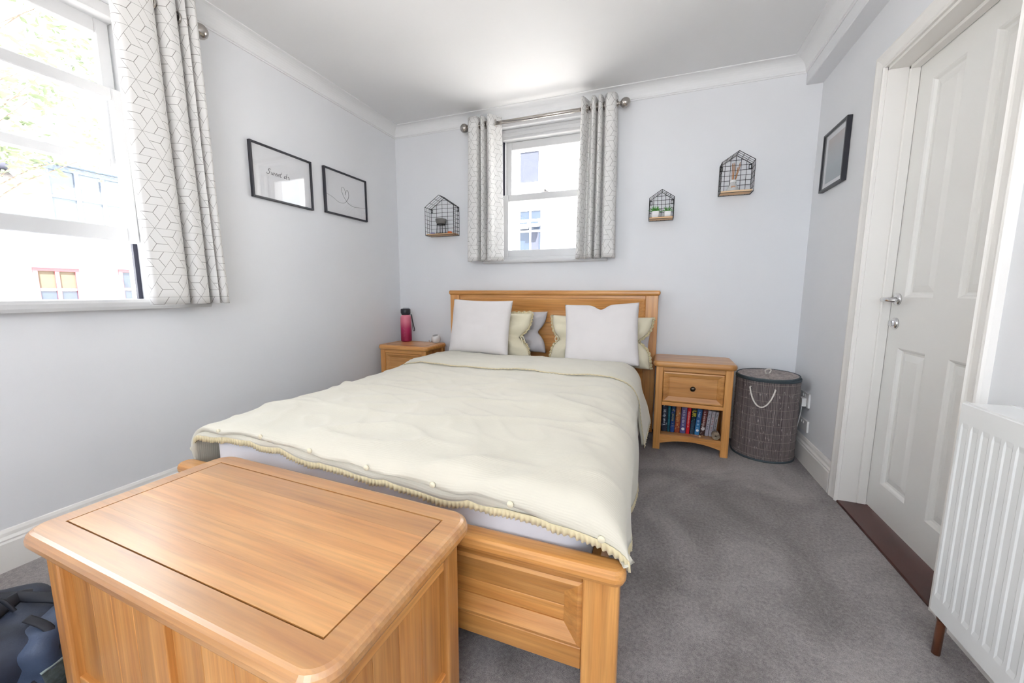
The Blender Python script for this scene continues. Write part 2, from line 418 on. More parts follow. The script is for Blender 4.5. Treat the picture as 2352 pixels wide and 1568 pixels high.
# face cells around the four panels, as solid bars
ys = [dy0, -1.364, -1.184, -1.056, -.876, dy1]; zs = [dz0, .163, .785, 1.003, 1.868, dz1]
for i in range(5):
    for j in range(5):
        if i in (1, 3) and j in (1, 3): continue
        mb.box(LX, LX+.035, ys[i], ys[i+1], zs[j], zs[j+1])
mb.build('door_leaf', 'door', d1)
for (pz0, pz1) in rails['pz']:
    for (py0, py1) in rails['py']:
        m2 = MB()
        L = []
        for ins, d in ((0, 0), (.006, .004), (.012, .012), (.020, .014), (.048, .006), (.052, .006)):
            L.append([(LX+d, py0+ins, pz0+ins), (LX+d, py1-ins, pz0+ins), (LX+d, py1-ins, pz1-ins), (LX+d, py0+ins, pz1-ins)])
        m2.loops(L, False, True); m2.build('door_panel', 'door', d1)
h = MB(); h.lathe([(.026, 0), (.026, -.006), (.022, -.010), (.013, -.011)], (LX, -.835, .993), 24, 'X'); hr = h.build('handle_rose', 'chrome', d1, smooth=True)
h = MB(); h.tube([(LX-.008, -.835, .993), (LX-.046, -.835, .993), (LX-.054, -.838, .993), (LX-.058, -.846, .993), (LX-.058, -.94, .990)], [.010, .010, .0105, .0105, .008], 12); h.build('lever_handle', 'chrome', hr, smooth=True)
h = MB(); h.lathe([(.025, 0), (.025, -.006), (.021, -.010), (.010, -.011)], (LX, -.838, .888), 24, 'X'); es = h.build('lock_escutcheon', 'chrome', d1, smooth=True)
MB().box(LX-.026, LX-.008, -.842, -.834, .876, .900).build('thumb_turn', 'chrome', es, bevel=.002)
# lining, stops
mb = MB()
mb.box(XR-.004, XR+.2, -.777+.002, DR[1]+.003, 0, 1.986).box(XR-.004, XR+.2, DR[0]-.003, dy0-.002, 0, 1.986).box(XR-.004, XR+.2, DR[0], DR[1], 1.968, 1.988)
mb.build('door_lining', 'trim', d1)
mb = MB(); mb.box(LX-.035, LX-.001, -.789, -.775, .012, 1.968).box(LX-.035, LX-.001, -1.464, -1.452, .012, 1.968).box(LX-.035, LX-.001, -1.462, -.777, 1.954, 1.968)
mb.build('door_stop', 'trim', d1, bevel=.002, seg=1)
AR = [(0, 0), (0, .014), (.006, .019), (.012, .016), (.020, .015), (.045, .019), (.058, .023), (.066, .022), (.070, .016), (.072, 0)]
mb = MB()
# legs and head, mitred, profile out from the wall (-x)
def leg(yin, s):
    A = [(XR-t, yin+s*o, 0) for o, t in AR]; B = [(XR-t, yin+s*o, 1.980+o) for o, t in AR]
    mb.loops([A, B], True, True)
leg(-.770, 1); leg(-1.469, -1)
A = [(XR-t, -.770+o, 1.980+o) for o, t in AR]; B = [(XR-t, -1.469-o, 1.980+o) for o, t in AR]; mb.loops([A, B], True, True)
mb.build('architrave', 'trim', d1)
MB().box(XR-.012, XR+.3, -1.464, -.776, -.002, .010).build('threshold', 'thresh', d1, bevel=.003, seg=1)

# ================================================================== BED
TH = math.radians(-0.4)
bed = thing('bed', 'oak bed frame with panelled headboard and low footboard', 'bed', (1.4025, 0, 0), TH)
W = .832
def bevel_board_panel(parent, name, x0, x1, z0, z1, yf, sgn, bev, nb, mat):
    """mitred raised-field panel: four bevelled edge strips plus horizontal boards; yf = face plane, sgn=-1 faces -y"""
    m = MB()
    m.loops([rect_loop(x0, x1, z0, z1, yf), rect_loop(x0+.010, x1-.010, z0+.010, z1-.010, yf+sgn*.004), rect_loop(x0+bev, x1-bev, z0+bev, z1-bev, yf-sgn*.014),
             rect_loop(x0+bev, x1-bev, z0+bev, z1-bev, yf-sgn*.020)], False, False)
    e = m.build(name, mat, parent)
    hb = (z1-z0-2*bev)/nb
    for i in range(nb):
        a = z0+bev+i*hb
        MB().box(x0+bev-.004, x1-bev+.004, min(yf-sgn*.03, yf-sgn*.016), max(yf-sgn*.03, yf-sgn*.016), a+.0006, a+hb-.0006).build('panel_board', mat, e, bevel=.0012, seg=1)
    return e
hb = MB(); slab(hb, -W-.012, W+.012, -.098, -.026, .998, 1.034, .012, [(.010, 0), (.004, .15), (.0, .4), (0, .7), (.006, 1)]); hb.build('headboard_cap', 'oakX', bed)
for s in (-1, 1):
    x = s*(W-.0425); MB().box(x-.0425, x+.0425, -.090, -.030, 0, .998).build('headboard_post', 'oakZ', bed, bevel=.004)
MB().box(-W+.085, W-.085, -.080, -.036, .974, .998).build('headboard_rail', 'oakX', bed, bevel=.003)
bevel_board_panel(bed, 'headboard_panel', -W+.085, W-.085, .30, .974, -.078, -1, .095, 5, 'oakX')
FY = -2.140; HW = W; W = .787
fb = MB(); slab(fb, -W, W, FY-.050, FY+.012, .365, .405, .029, NOSE); fb.build('footboard_cap', 'oakX', bed)
for s in (-1, 1):
    x = s*(W-.055); MB().prism(round_rect(x-.042, x+.042, FY-.034, FY+.010, .008, 3), 0, .366).build('footboard_post', 'oakZ', bed, smooth=False)
MB().box(-W+.098, W-.098, FY-.024, FY+.010, .340, .366).build('footboard_rail', 'oakX', bed, bevel=.003)
MB().box(-W+.098, W-.098, FY-.022, FY+.010, .108, .165).build('footboard_rail', 'oakX', bed, bevel=.003)
bevel_board_panel(bed, 'footboard_panel', -W+.098, W-.098, .165, .340, FY-.020, -1, .046, 2, 'oakX')
for s in (-1, 1):
    MB().box(s*.703-.012, s*.703+.012, FY+.012, -.09, .17, .33).build('side_rail', 'oakY', bed, bevel=.004)
for i in range(11):
    y = -.18-i*.18; MB().box(-.688, .688, y-.035, y+.035, .205, .223).build('slat', 'oakX', bed)

def bedpt(x, y, z):
    c, s = math.cos(TH), math.sin(TH); return Vector((1.4025+x*c-y*s, x*s+y*c, z))
mt = MB()
def mattress_fn():
    m = MB(); slab(m, -.690, .690, -2.120, -.100, .226, .500, .07, [(.03, 0), (.008, .04), (0, .12), (0, .88), (.008, .96), (.03, 1)]); return m
mo = mattress_fn().build('mattress', 'sheet', None, smooth=True, loc=(1.4025, 0, 0), rot=(0, 0, TH))
tag(mo, 'thick mattress in a white fitted sheet on the oak bed', 'mattress')

# ------------------------------------------------------------------ duvet
ZT = .562
def over(e, R):
    a = min(e/R, PI/2); return R*math.sin(a), R*(1-math.cos(a))+max(0, e-R*PI/2)
def duvet_pos(s, y, T=None):
    """flat cloth coordinates: s across (right positive), y along (0 head .. -2.05 plateau end, further = over the foot)"""
    v = min(1, max(0, -y/2.09))
    aR = .640+.040*sm(v); aL = .70
    R = .10
    if s > aR: o, dx = over(s-aR, R); x = aR+o*(1 if s-aR < .157 else 1)
    elif s < -aL: o, dx = over(-s-aL, R); x = -aL-o
    else: x = s; dx = 0
    yf = -2.085
    if y < yf: o, dy = over(yf-y, .07); yy = yf-o
    else: yy = y; dy = 0
    d = math.hypot(dx, dy) if dx > 0 and dy > 0 else dx+dy
    side = sm((abs(s)-.55)/.2)
    n1 = noise.noise(Vector((s*1.7, y*1.5, 3.1)))*.018
    n2 = noise.noise(Vector((s*4.2+y*1.2, y*3.0, 7.7)))*.008
    # long soft creases running diagonally towards the near right corner
    q = (s*.62+y*.78); cr = math.sin(q*21+2.2*noise.noise(Vector((s*2, y*2, 1))))
    msk = sm((s-.05)/.5)*sm((-y-.9)/.7)*(.5+.5*noise.noise(Vector((s*3, y*3, 9))))
    n3 = .013*cr*msk
    rg_ = 1-abs(noise.noise(Vector((s*2.6+.8*y, y*5.5-1.4*s, 4.4))))*2; n3 += .011*max(0, rg_)**3*sm((-y-.9)/.3)
    rg_ = 1-abs(noise.noise(Vector((s*6+1.5*y, y*9+2*s, 8.2))))*2; n3 += .005*max(0, rg_)**3
    z = ZT+n1+n2+n3-d-.02*side*(1 if dx == 0 else 1)-.012*v
    if dx > .08:      # hanging folds of the side drop
        x += (1 if s > 0 else -1)*(.014*math.sin(y*9+1)+.010*noise.noise(Vector((y*5, s, 2))))*sm((dx-.08)/.15)
    return Vector((x, yy, z))
def sR(v): return .640+.040*sm(v)+.155+.235*(1-sm((v-.55)/.45))*1.0+.02
def sL(v): return .70+.155+.16
def yend(s):
    t = (s+.85)/1.7
    e = .040+.095*t
    # buttoned opening: edge lifts a little between the buttons
    e -= .011*abs(math.sin(PI*(t*7.0)))*sm((1.02-t)/.1)
    return -2.085-e
NU, NV = 150, 150
def duvet_uv(u, v):
    vv = v
    s = -sL(vv)+(sL(vv)+sR(vv))*u
    y = -.52+(yend(s)+.52)*v
    return s, y
dm = MB()
def dfn(u, v):
    s, y = duvet_uv(u, v); p = duvet_pos(s, y)
    # near right corner: pulled into a cone that rests on the cap corner
    k = sm((u-.90)/.10)*sm((v-.90)/.10)
    tip = Vector((.800, -2.172, .425)); p = p.lerp(tip, k*.75)
    return p
dm.grid(dfn, NU, NV, lambda u, v: duvet_uv(u, v))
duvet = thing('duvet', 'pale yellow frilled duvet spread over the bed', 'duvet', (1.4025, 0, 0), TH)
dm.build('duvet_cover', 'yellow', duvet, smooth=True, solid=.018)
# frills along the hems
def frill(path, down, name, width=.032, amp=.007, waves=60, mat='cream'):
    P = [Vector(p) for p in path]
    L = [0]
    for a, b in zip(P, P[1:]): L.append(L[-1]+(b-a).length)
    tot = L[-1]; n = waves*8
    def at(d):
        for i in range(len(L)-1):
            if d <= L[i+1]+1e-9:
                t = (d-L[i])/max(1e-9, L[i+1]-L[i]); return P[i].lerp(P[i+1], t), (P[i+1]-P[i]).normalized()
        return P[-1], (P[-1]-P[-2]).normalized()
    m = MB(); dn = Vector(down).normalized()
    rows = []
    for i in range(n+1):
        p, t = at(tot*i/n); out = t.cross(dn).normalized()
        ph = 2*PI*waves*i/n+4.5*noise.noise(Vector((i*.021, 0, 0)))
        am = amp*(.55+.6*abs(noise.noise(Vector((i*.03, 9, 0)))))
        ww = width*(1+.30*noise.noise(Vector((i*.05, 4, 0))))
        rows.append([p, p+dn*ww*.5+out*am*.6*math.sin(ph), p+dn*ww+out*am*math.sin(ph+.4)])
    vs = [q for r in rows for q in r]; fs = []
    for i in range(n):
        for j in range(2): fs.append((i*3+j, i*3+j+1, (i+1)*3+j+1, (i+1)*3+j))
    m.add(vs, fs)
    return m.build(name, mat, duvet, smooth=True, solid=.002)
foot_edge = []
for i in range(81):
    u = i/80; p = dfn(u, 1.0); foot_edge.append(p+Vector((0, .006, -.004)))
# lower placket layer behind the buttoned edge
def placket(u, v):
    s, _ = duvet_uv(u, 1); t = (s+.85)/1.7
    e = .02+(.030+.098*t)*v
    p = duvet_pos(max(-.80, min(.70, s)), -2.085-e); p.y += .012; p.z -= .010+.004*math.sin(u*46)
    return p
MB().grid(lambda u, v: placket(.06+.79*u, v), 120, 5, lambda u, v: (u*1.7, v*.1)).build('placket', 'yellow', duvet, smooth=True, solid=.004)
def hem(u):
    k = sm((u-.76)/.12); return placket(min(u, .86), 1.0).lerp(dfn(u, 1.0)+Vector((0, -.003, .004)), k)
frill([hem(.05+.94*i/140) for i in range(141)], (.03, .05, -1), 'hem_frill', .021, .0055, 120)
for i in range(8):
    t = i/7.0; s = -.85+1.7*t*.93
    p = duvet_pos(s, yend(s)+.012)
    m = MB(); m.lathe([(0, -.003), (.008, -.003), (.009, 0), (.008, .002), (0, .001)], (0, 0, 0), 12, 'Y'); m.build('button', 'yellowp', duvet, smooth=True, loc=(p.x, p.y-.006, p.z-.004))
frill([dfn(1.0, .30+.66*i/80) for i in range(81)], (0, 0, -1), 'side_frill', .022, .006, 70)
frill([dfn(0.0, .30+.70*i/80) for i in range(81)], (0, 0, -1), 'side_frill', .026, .006, 70)
# turned-back band near the pillows
def fold(u, v):
    # v 0..1 : from the crease at the head to the frilled edge lying on top
    s = -.90+u*1.90
    y = -.44-.47*v-.05*sm((s+.9)/.5)*0-.025*math.sin(s*2.2+.6)
    lim = .640+.155+.30
    p = duvet_pos(s, y); lift = .020+.012*math.sin(PI*min(1, v*1.0))+.006*noise.noise(Vector((s*5, v*3, 5)))
    if s > .70:
        k = sm((s-.70)/.25); p.x += .022*k+.045*k*sm((s-.8)/.25)*(1-.4*v); p.z -= .03*k*v
    if s < -.78: p.x -= .02
    p.z += lift*(1-.5*sm((abs(s)-.7)/.2))
    if v > .9: p.z -= .012*(v-.9)/.1
    return p
MB().grid(fold, 110, 30, lambda u, v: (u*1.9, v*.5)).build('turned_back_band', 'yellow', duvet, smooth=True, solid=.016)
frill([fold(i/100, 1.0)+Vector((0, 0, .002)) for i in range(101)], (0, -1, -.3), 'band_frill', .010, .003, 90)
frill([fold(1.0, i/20) for i in range(21)], (.1, 0, -1), 'band_frill', .014, .005, 18)

# ------------------------------------------------------------------ pillows
def pillow_mesh(wd, ht, th, pinch=.05, seed=0, cinch=None, crumple=.006, n=44, dent=0):
    m = MB()
    def side(sg):
        def fn(a, b):
            u = a*2-1; v = b*2-1
            uu = u*(1-pinch*(1-v*v)*abs(u)); vv = v*(1-pinch*(1-u*u)*abs(v))
            x = uu*wd/2; z = vv*ht/2
            t = (max(0, 1-u**4)*max(0, 1-v**4))**.55
            y = sg*th/2*t
            y += crumple*noise.noise(Vector((u*2.2+seed, v*2.2, sg*3)))*t*1.6
            y += crumple*.35*noise.noise(Vector((u*4.5+seed, v*4, sg*3)))*t
            if dent and v > .2: z -= dent*math.exp(-(u/.18)**2)*(v-.2)**1.5
            if cinch:
                for (cu, cv, amt, wd2) in cinch:
                    g = math.exp(-((v-cv)/wd2)**2)*sm((u*cu-.15)/.85)
                    x -= cu*amt*wd*g; y *= (1-.55*g)
                    z += (cv-v)*ht/2*.35*g
            return (x, y, z)
        return fn
    m.grid(side(1), n, n); m.grid(side(-1), n, n)
    bm = bmesh.new(); me = bpy.data.meshes.new('tmp'); me.from_pydata(m.v, [], m.f); bm.from_mesh(me); bmesh.ops.remove_doubles(bm, verts=bm.verts[:], dist=.0006)
    out = MB(); out.v = [tuple(v.co) for v in bm.verts]; bm.verts.index_update(); out.f = [tuple(v.index for v in f.verts) for f in bm.faces]; bm.free(); bpy.data.meshes.remove(me)
    return out
def pillow_edge(wd, ht, pinch, cinch=None, edges='LRTB', n=60):
    pts = {}
    def P(u, v):
        uu = u*(1-pinch*(1-v*v)*abs(u)); vv = v*(1-pinch*(1-u*u)*abs(v)); x = uu*wd/2; z = vv*ht/2
        if cinch:
            for (cu, cv, amt, wd2) in cinch:
                g = math.exp(-((v-cv)/wd2)**2)*sm((u*cu-.15)/.85); x -= cu*amt*wd*g; z += (cv-v)*ht/2*.35*g
        return Vector((x, 0, z))
    pts['R'] = [P(1, -1+2*i/n) for i in range(n+1)]; pts['L'] = [P(-1, -1+2*i/n) for i in range(n+1)]
    pts['T'] = [P(-1+2*i/n, 1) for i in range(n+1)]; pts['B'] = [P(-1+2*i/n, -1) for i in range(n+1)]
    return pts
def ruffle(path, centre, parent, mat, width=.014, amp=.005, waves=40):
    P = [Vector(p) for p in path]; n = waves*6; rows = []
    for i in range(n+1):
        t = i/n*(len(P)-1); k = min(int(t), len(P)-2); p = P[k].lerp(P[k+1], t-k)
        tg = (P[k+1]-P[k]).normalized(); o = Vector((tg.z, 0, -tg.x))
        if o.dot(p-centre) < 0: o = -o
        ph = 2*PI*waves*i/n
        rows.append((p-o*.003, p+o*width*.6+Vector((0, amp*math.sin(ph), 0)), p+o*width*(1+.2*math.sin(ph*.37))+Vector((0, amp*1.6*math.sin(ph+.5), 0))))
    m = MB(); m.add([q for r in rows for q in r], [(i*3+j, i*3+j+1, (i+1)*3+j+1, (i+1)*3+j) for i in range(n) for j in range(2)])
    return m.build('frill', mat, parent, smooth=True, solid=.0015)
def place_pillow(name, label, cat, mat, c, wd, ht, th, tilt, rz=0, ry=0, group=None, frill_on=None, **kw):
    t = thing(name, label, cat, c, 0, group); t.rotation_euler = (tilt, ry, rz)
    pm = pillow_mesh(wd, ht, th, **kw).build('pillow_body', mat, t, smooth=True)
    if frill_on:
        E = pillow_edge(wd, ht, kw.get('pinch', .05), kw.get('cinch'))
        for e in frill_on: ruffle(E[e], Vector((0, 0, 0)), t, 'cream')
    return t
T = math.radians
# back pillows against the headboard
place_pillow('pillow', 'grey pillow at the back left, mostly hidden by the yellow one', 'pillow', 'greylinen', (1.165, -.150, .715), .55, .32, .10, T(-8), T(1), cinch=[(1, 0, .10, .35)], seed=3, crumple=.020, group='sleeping pillows')
place_pillow('pillow', 'grey pillow at the back right, only one corner showing', 'pillow', 'greylinen', (1.93, -.150, .68), .53, .27, .09, T(-8), 0, T(4), seed=9, crumple=.012, group='sleeping pillows')
pl = place_pillow('pillow', 'pale yellow frilled pillow behind the left cushion', 'pillow', 'yellowp', (1.06, -.295, .695), .60, .35, .13, T(-10), T(-1), cinch=[(1, -.05, .12, .33)], seed=5, crumple=.024, frill_on='RT', group='yellow frilled pillows')
m = MB(); m.tube(catmull([(.215, -.012, -.01), (.235, -.03, -.015), (.25, -.02, -.06), (.262, -.02, -.11)], 5), .004, 6); m.tube(catmull([(.215, -.012, -.01), (.25, -.03, -.005), (.268, -.02, -.05)], 5), .004, 6); m.build('tie', 'yellowp', pl, smooth=True)
pr_ = place_pillow('pillow', 'pale yellow frilled pillow behind the right cushion', 'pillow', 'yellowp', (1.855, -.285, .683), .70, .35, .13, T(-10), T(-2), T(0), cinch=[(1, .05, .10, .30), (-1, .0, .07, .28)], seed=8, crumple=.024, frill_on='LR', group='yellow frilled pillows')
m = MB(); m.tube([(-.30+.012*math.cos(a), -.02, -.0+.018*math.sin(a)) for a in [2*PI*i/14 for i in range(14)]], .003, 6, True); m.build('tie', 'yellowp', pr_, smooth=True)
# front cushions
place_pillow('cushion', 'plain off-white square cushion on the left of the bed', 'cushion', 'cushion', (1.003, -.420, .765), .485, .405, .125, T(-12), T(-1), T(1.0), pinch=.045, seed=1, crumple=.004, group='off-white square cushions')
place_pillow('cushion', 'plain off-white square cushion on the right, dented at its top edge', 'cushion', 'cushion', (1.885, -.430, .745), .485, .415, .125, T(-14), T(2), T(-2.5), pinch=.045, seed=2, crumple=.006, dent=.045, group='off-white square cushions')

# ================================================================== BLANKET CHEST
def chest():
    t = thing('blanket_chest', 'oak blanket chest with inset lid standing at the foot of the bed', 'chest', (1.352, -2.425, 0), math.radians(-2.0))
    hw, hd, zt = .462, .228, .490
    # lid: frame with rounded corners and an inset boarded field
    fx0, fx1, fy0, fy1 = -.405, .405, -.166, .172
    m = MB(); out = round_rect(-hw, hw, -hd, hd, .055, 8); n = len(out)
    prof = [(.016, .446), (.012, .452), (.004, .456), (0, .464), (0, .474), (.003, .482), (.009, .4875), (.016, zt)]
    L = [[(x, y, z) for x, y in round_rect(-hw+i, hw-i, -hd+i, hd-i, max(.055-i, .01), 8)] for i, z in prof]
    m.loops(L, True, False)
    base = (len(prof)-1)*n
    # top ring face strips from the rounded outline to the rectangular field
    inner = [(min(max(x, fx0), fx1), min(max(y, fy0), fy1), zt) for x, y, z in L[-1]]
    m.loops([L[-1], inner], False, False)
    m.loops([[(fx0, fy0, zt), (fx1, fy0, zt), (fx1, fy1, zt), (fx0, fy1, zt)], [(fx0, fy0, zt-.010), (fx1, fy0, zt-.010), (fx1, fy1, zt-.010), (fx0, fy1, zt-.010)]], False, True)
    lid = m.build('lid', 'oakLid', t)
    MB().box(fx0+.0005, fx1-.0005, fy0+.0005, fy1-.0005, zt-.0098, zt-.0085).build('groove', 'groove', lid)
    nb = 5; g = .0035; y = fy0+g; bw = (fy1-fy0-2*g)/nb
    for i in range(nb):
        MB().box(fx0+g, fx1-g, y+i*bw+.0001, y+(i+1)*bw-.0001, zt-.009, zt-.0003).build('plank', 'oakLid', lid)
    # end strips with cross grain
    bx, by = .430, .198
    for sx in (-1, 1):
        for sy in (-1, 1):
            cx, cy = sx*(bx-.026), sy*(by-.026)
            MB().prism(round_rect(cx-.026, cx+.026, cy-.026, cy+.026, .008, 3), 0, .448).build('corner_post', 'oakZ', t)
    for sy in (-1, 1):
        a, b = sy*(by-.026)-.018, sy*(by-.026)+.018
        MB().box(-bx+.05, bx-.05, a, b, .412, .447).build('rail', 'oakX', t, bevel=.003)
        MB().box(-bx+.05, bx-.05, a, b, .05, .115).build('rail', 'oakX', t, bevel=.003)
        for x in (-.012,): MB().box(x-.026, x+.026, a, b, .115, .412).build('stile', 'oakZ', t, bevel=.003)
        for (p, q) in ((-bx+.052, -.038), (.014, bx-.052)):
            k = 4; wd = (q-p)/k
            for i in range(k):
                yy = sy*(by-.028); MB().box(p+i*wd+.0004, p+(i+1)*wd-.0004, yy-.008, yy+.008, .112, .414).build('panel_board', 'oakZ', t, bevel=.001, seg=1)
    for sx in (-1, 1):
        a, b = sx*(bx-.026)-.018, sx*(bx-.026)+.018
        MB().box(a, b, -by+.05, by-.05, .385, .447).build('rail', 'oakY', t, bevel=.003)
        MB().box(a, b, -by+.05, by-.05, .05, .115).build('rail', 'oakY', t, bevel=.003)
        k = 4; p = -by+.052; wd = (2*by-.104)/k
        for i in range(k):
            xx = sx*(bx-.028); MB().box(xx-.008, xx+.008, p+i*wd+.0004, p+(i+1)*wd-.0004, .112, .388).build('panel_board', 'oakZ', t, bevel=.001, seg=1)
    MB().box(-bx+.05, bx-.05, -by+.05, by-.05, .06, .075).build('base_board', 'oakX', t)
chest()

# ================================================================== NIGHTSTANDS
def nightstand(label, loc, rz, inlay):
    t = thing('nightstand', label, 'nightstand', loc, rz, 'oak nightstands')
    hw, hd = .240, .160       # top half sizes; local y=-hd is the front
    m = MB(); slab(m, -hw, hw, -hd-.010, hd, .550, .588, .045, NOSE); top = m.build('top', 'oakX', t)
    if inlay:
        q = MB()
        for (a, b, c, d) in ((-.185, .185, -.115, -.112), (-.185, .185, .112, .115), (-.185, -.182, -.115, .115), (.182, .185, -.115, .115)): q.box(a, b, c, d, .5865, .5885)
        q.build('inlay_line', 'groove', top)
    bx = .220; by = .150
    for sx in (-1, 1):
        for sy in (-1, 1):
            cx, cy = sx*(bx-.022), sy*(by-.022)
            MB().prism(round_rect(cx-.022, cx+.022, cy-.022, cy+.022, .006, 3), 0, .550).build('leg', 'oakZ', t)
    for sx in (-1, 1):
        x = sx*(bx-.018); MB().box(x-.009, x+.009, -by+.043, by-.043, .06, .55).build('side_panel', 'oakZ', t, bevel=.002, seg=1)
    MB().box(-bx+.043, bx-.043, by-.022, by-.012, .06, .55).build('back_panel', 'oakX', t)
    MB().box(-bx+.043, bx-.043, -by+.006, -by+.030, .522, .550).build('top_rail', 'oakX', t, bevel=.002, seg=1)
    MB().box(-bx+.043, bx-.043, -by+.006, -by+.030, .296, .320).build('middle_rail', 'oakX', t, bevel=.002, seg=1)
    MB().box(-bx+.040, bx-.040, -by+.03, by-.02, .296, .308).build('drawer_floor', 'oakX', t)
    MB().box(-bx+.040, bx-.040, -by+.010, by-.018, .082, .100).build('shelf', 'oakX', t, bevel=.002, seg=1)
    # arched apron
    xs = [-.177+.354*i/16 for i in range(17)]
    poly = [(x, .040+.030*(1-(x/.177)**2)) for x in xs]+[(.177, .088), (-.177, .088)]
    MB().prism(poly, -by+.006, -by+.026, 'Y').build('apron', 'oakX', t)
    # drawer
    x0, x1, z0, z1 = -.1745, .1745, .3225, .5195; yf = -by+.006
    m = MB(); m.loops([rect_loop(x0, x1, z0, z1, yf+.02), rect_loop(x0, x1, z0, z1, yf+.003), rect_loop(x0+.003, x1-.003, z0+.003, z1-.003, yf), rect_loop(x0+.010, x1-.010, z0+.010, z1-.010, yf-.001),
                       rect_loop(x0+.036, x1-.036, z0+.036, z1-.036, yf+.011), rect_loop(x0+.038, x1-.038, z0+.038, z1-.038, yf+.010)], True, True)
    dr = m.build('drawer', 'oakX', t)
    k = MB(); k.lathe([(.006, 0), (.006, -.010), (.013, -.014), (.016, -.019), (.014, -.025), (.008, -.028), (0, -.029)], (0, yf+.010, .420), 16, 'Y'); k.build('knob', 'knob', dr, smooth=True)
    MB().box(-.172, .172, yf+.021, by-.03, .33, .33+.004).build('drawer_box', 'oakX', dr)
    return t
NS = (2.461, -.252); nsR = nightstand('oak nightstand with a row of books, between bed and laundry basket', (NS[0], NS[1], 0), T(-1.0), False)
nsL = nightstand('oak nightstand in the left corner under the pink bottle', (.305, -.262, 0), T(0), True)

# ------------------------------------------------------------------ books on the right nightstand's shelf
def text_mesh(txt, size, mat, name, parent, loc, rot):
    cu = bpy.data.curves.new('t', 'FONT'); cu.body = txt; cu.size = size; cu.align_x = 'CENTER'; cu.align_y = 'CENTER'; cu.extrude = .0002
    o = bpy.data.objects.new('t', cu); COL.objects.link(o)
    dg = bpy.context.evaluated_depsgraph_get(); me = bpy.data.meshes.new_from_object(o.evaluated_get(dg)); bpy.data.objects.remove(o)
    me.materials.clear(); me.materials.append(M[mat] if isinstance(mat, str) else mat); me.name = name
    q = bpy.data.objects.new(name, me); COL.objects.link(q); q.parent = parent; q.location = loc; q.rotation_euler = rot; return q
def book_mat(name, top, bot, spot=None, sc=40):
    n = NT(name); c = n.coord(); sx = n.node('ShaderNodeSeparateXYZ'); n.l.new(c, sx.inputs[0])
    f = n.math('MULTIPLY', sx.outputs[2], 1/.17)
    col = n.ramp(f, [(0, bot), (.35, bot), (.6, top), (1, top)])
    if spot:
        nz = n.noise(c, sc, 3, .6); k = n.math('GREATER_THAN', nz, .60); col = n.mix(k, col, spot)
    n.set(color=col, rough=.35); return n.m
M['pages'] = plain('book_pages', (.70, .64, .52), .9)
B = [  # width, height, depth, tilt, top colour, bottom colour, spots, lettering colour, label
 (.034, .178, .115, 0, (.012, .018, .035), (.012, .018, .04), (.30, .33, .38), (.45, .48, .52), 'thick navy book with grey shapes, first on the nightstand shelf'),
 (.017, .180, .115, 0, (.012, .12, .15), (.01, .09, .13), None, (.04, .25, .3), 'slim teal book beside the thick navy book'),
 (.026, .176, .118, .01, (.01, .04, .10), (.012, .05, .20), (.18, .16, .35), (.35, .33, .12), 'dark blue book with a lilac foot, third from the left'),
 (.030, .182, .112, .02, (.38, .13, .04), (.30, .05, .02), (.5, .38, .2), (.6, .25, .08), 'orange and brown book on the nightstand shelf'),
 (.034, .176, .118, .03, (.13, .10, .22), (.10, .09, .24), None, (.5, .48, .6), 'wide purple book with white lettering beside the red book'),
 (.022, .178, .114, .03, (.62, .01, .02), (.60, .008, .02), None, (.8, .45, .4), 'bright red paperback on the nightstand shelf'),
 (.026, .180, .116, .05, (.01, .02, .03), (.02, .05, .09), (.05, .16, .22), (.75, .65, .03), 'black book with big yellow letters'),
 (.030, .172, .122, .07, (.02, .09, .25), (.04, .19, .42), None, (.35, .55, .72), 'mid blue book leaning beside the black one'),
 (.028, .172, .112, .08, (.12, .02, .02), (.05, .015, .015), (.45, .38, .36), (.6, .45, .42), 'dark red book with a white emblem near its foot'),
 (.021, .168, .118, .08, (.42, .40, .44), (.36, .35, .42), None, (.15, .14, .17), 'grey paperback, leftmost of the three pale ones'),
 (.021, .168, .116, .08, (.44, .41, .43), (.40, .38, .42), None, (.32, .15, .15), 'grey paperback in the middle of the three pale ones'),
 (.017, .165, .116, .08, (.45, .43, .45), (.42, .41, .45), None, (.1, .1, .12), 'narrow grey paperback, last on the shelf by the leg'),
]
bx = NS[0]-.171; rr = random.Random(4)
tot = sum(b[0] for b in B); gap = (.336-tot-.012)/(len(B)-1)
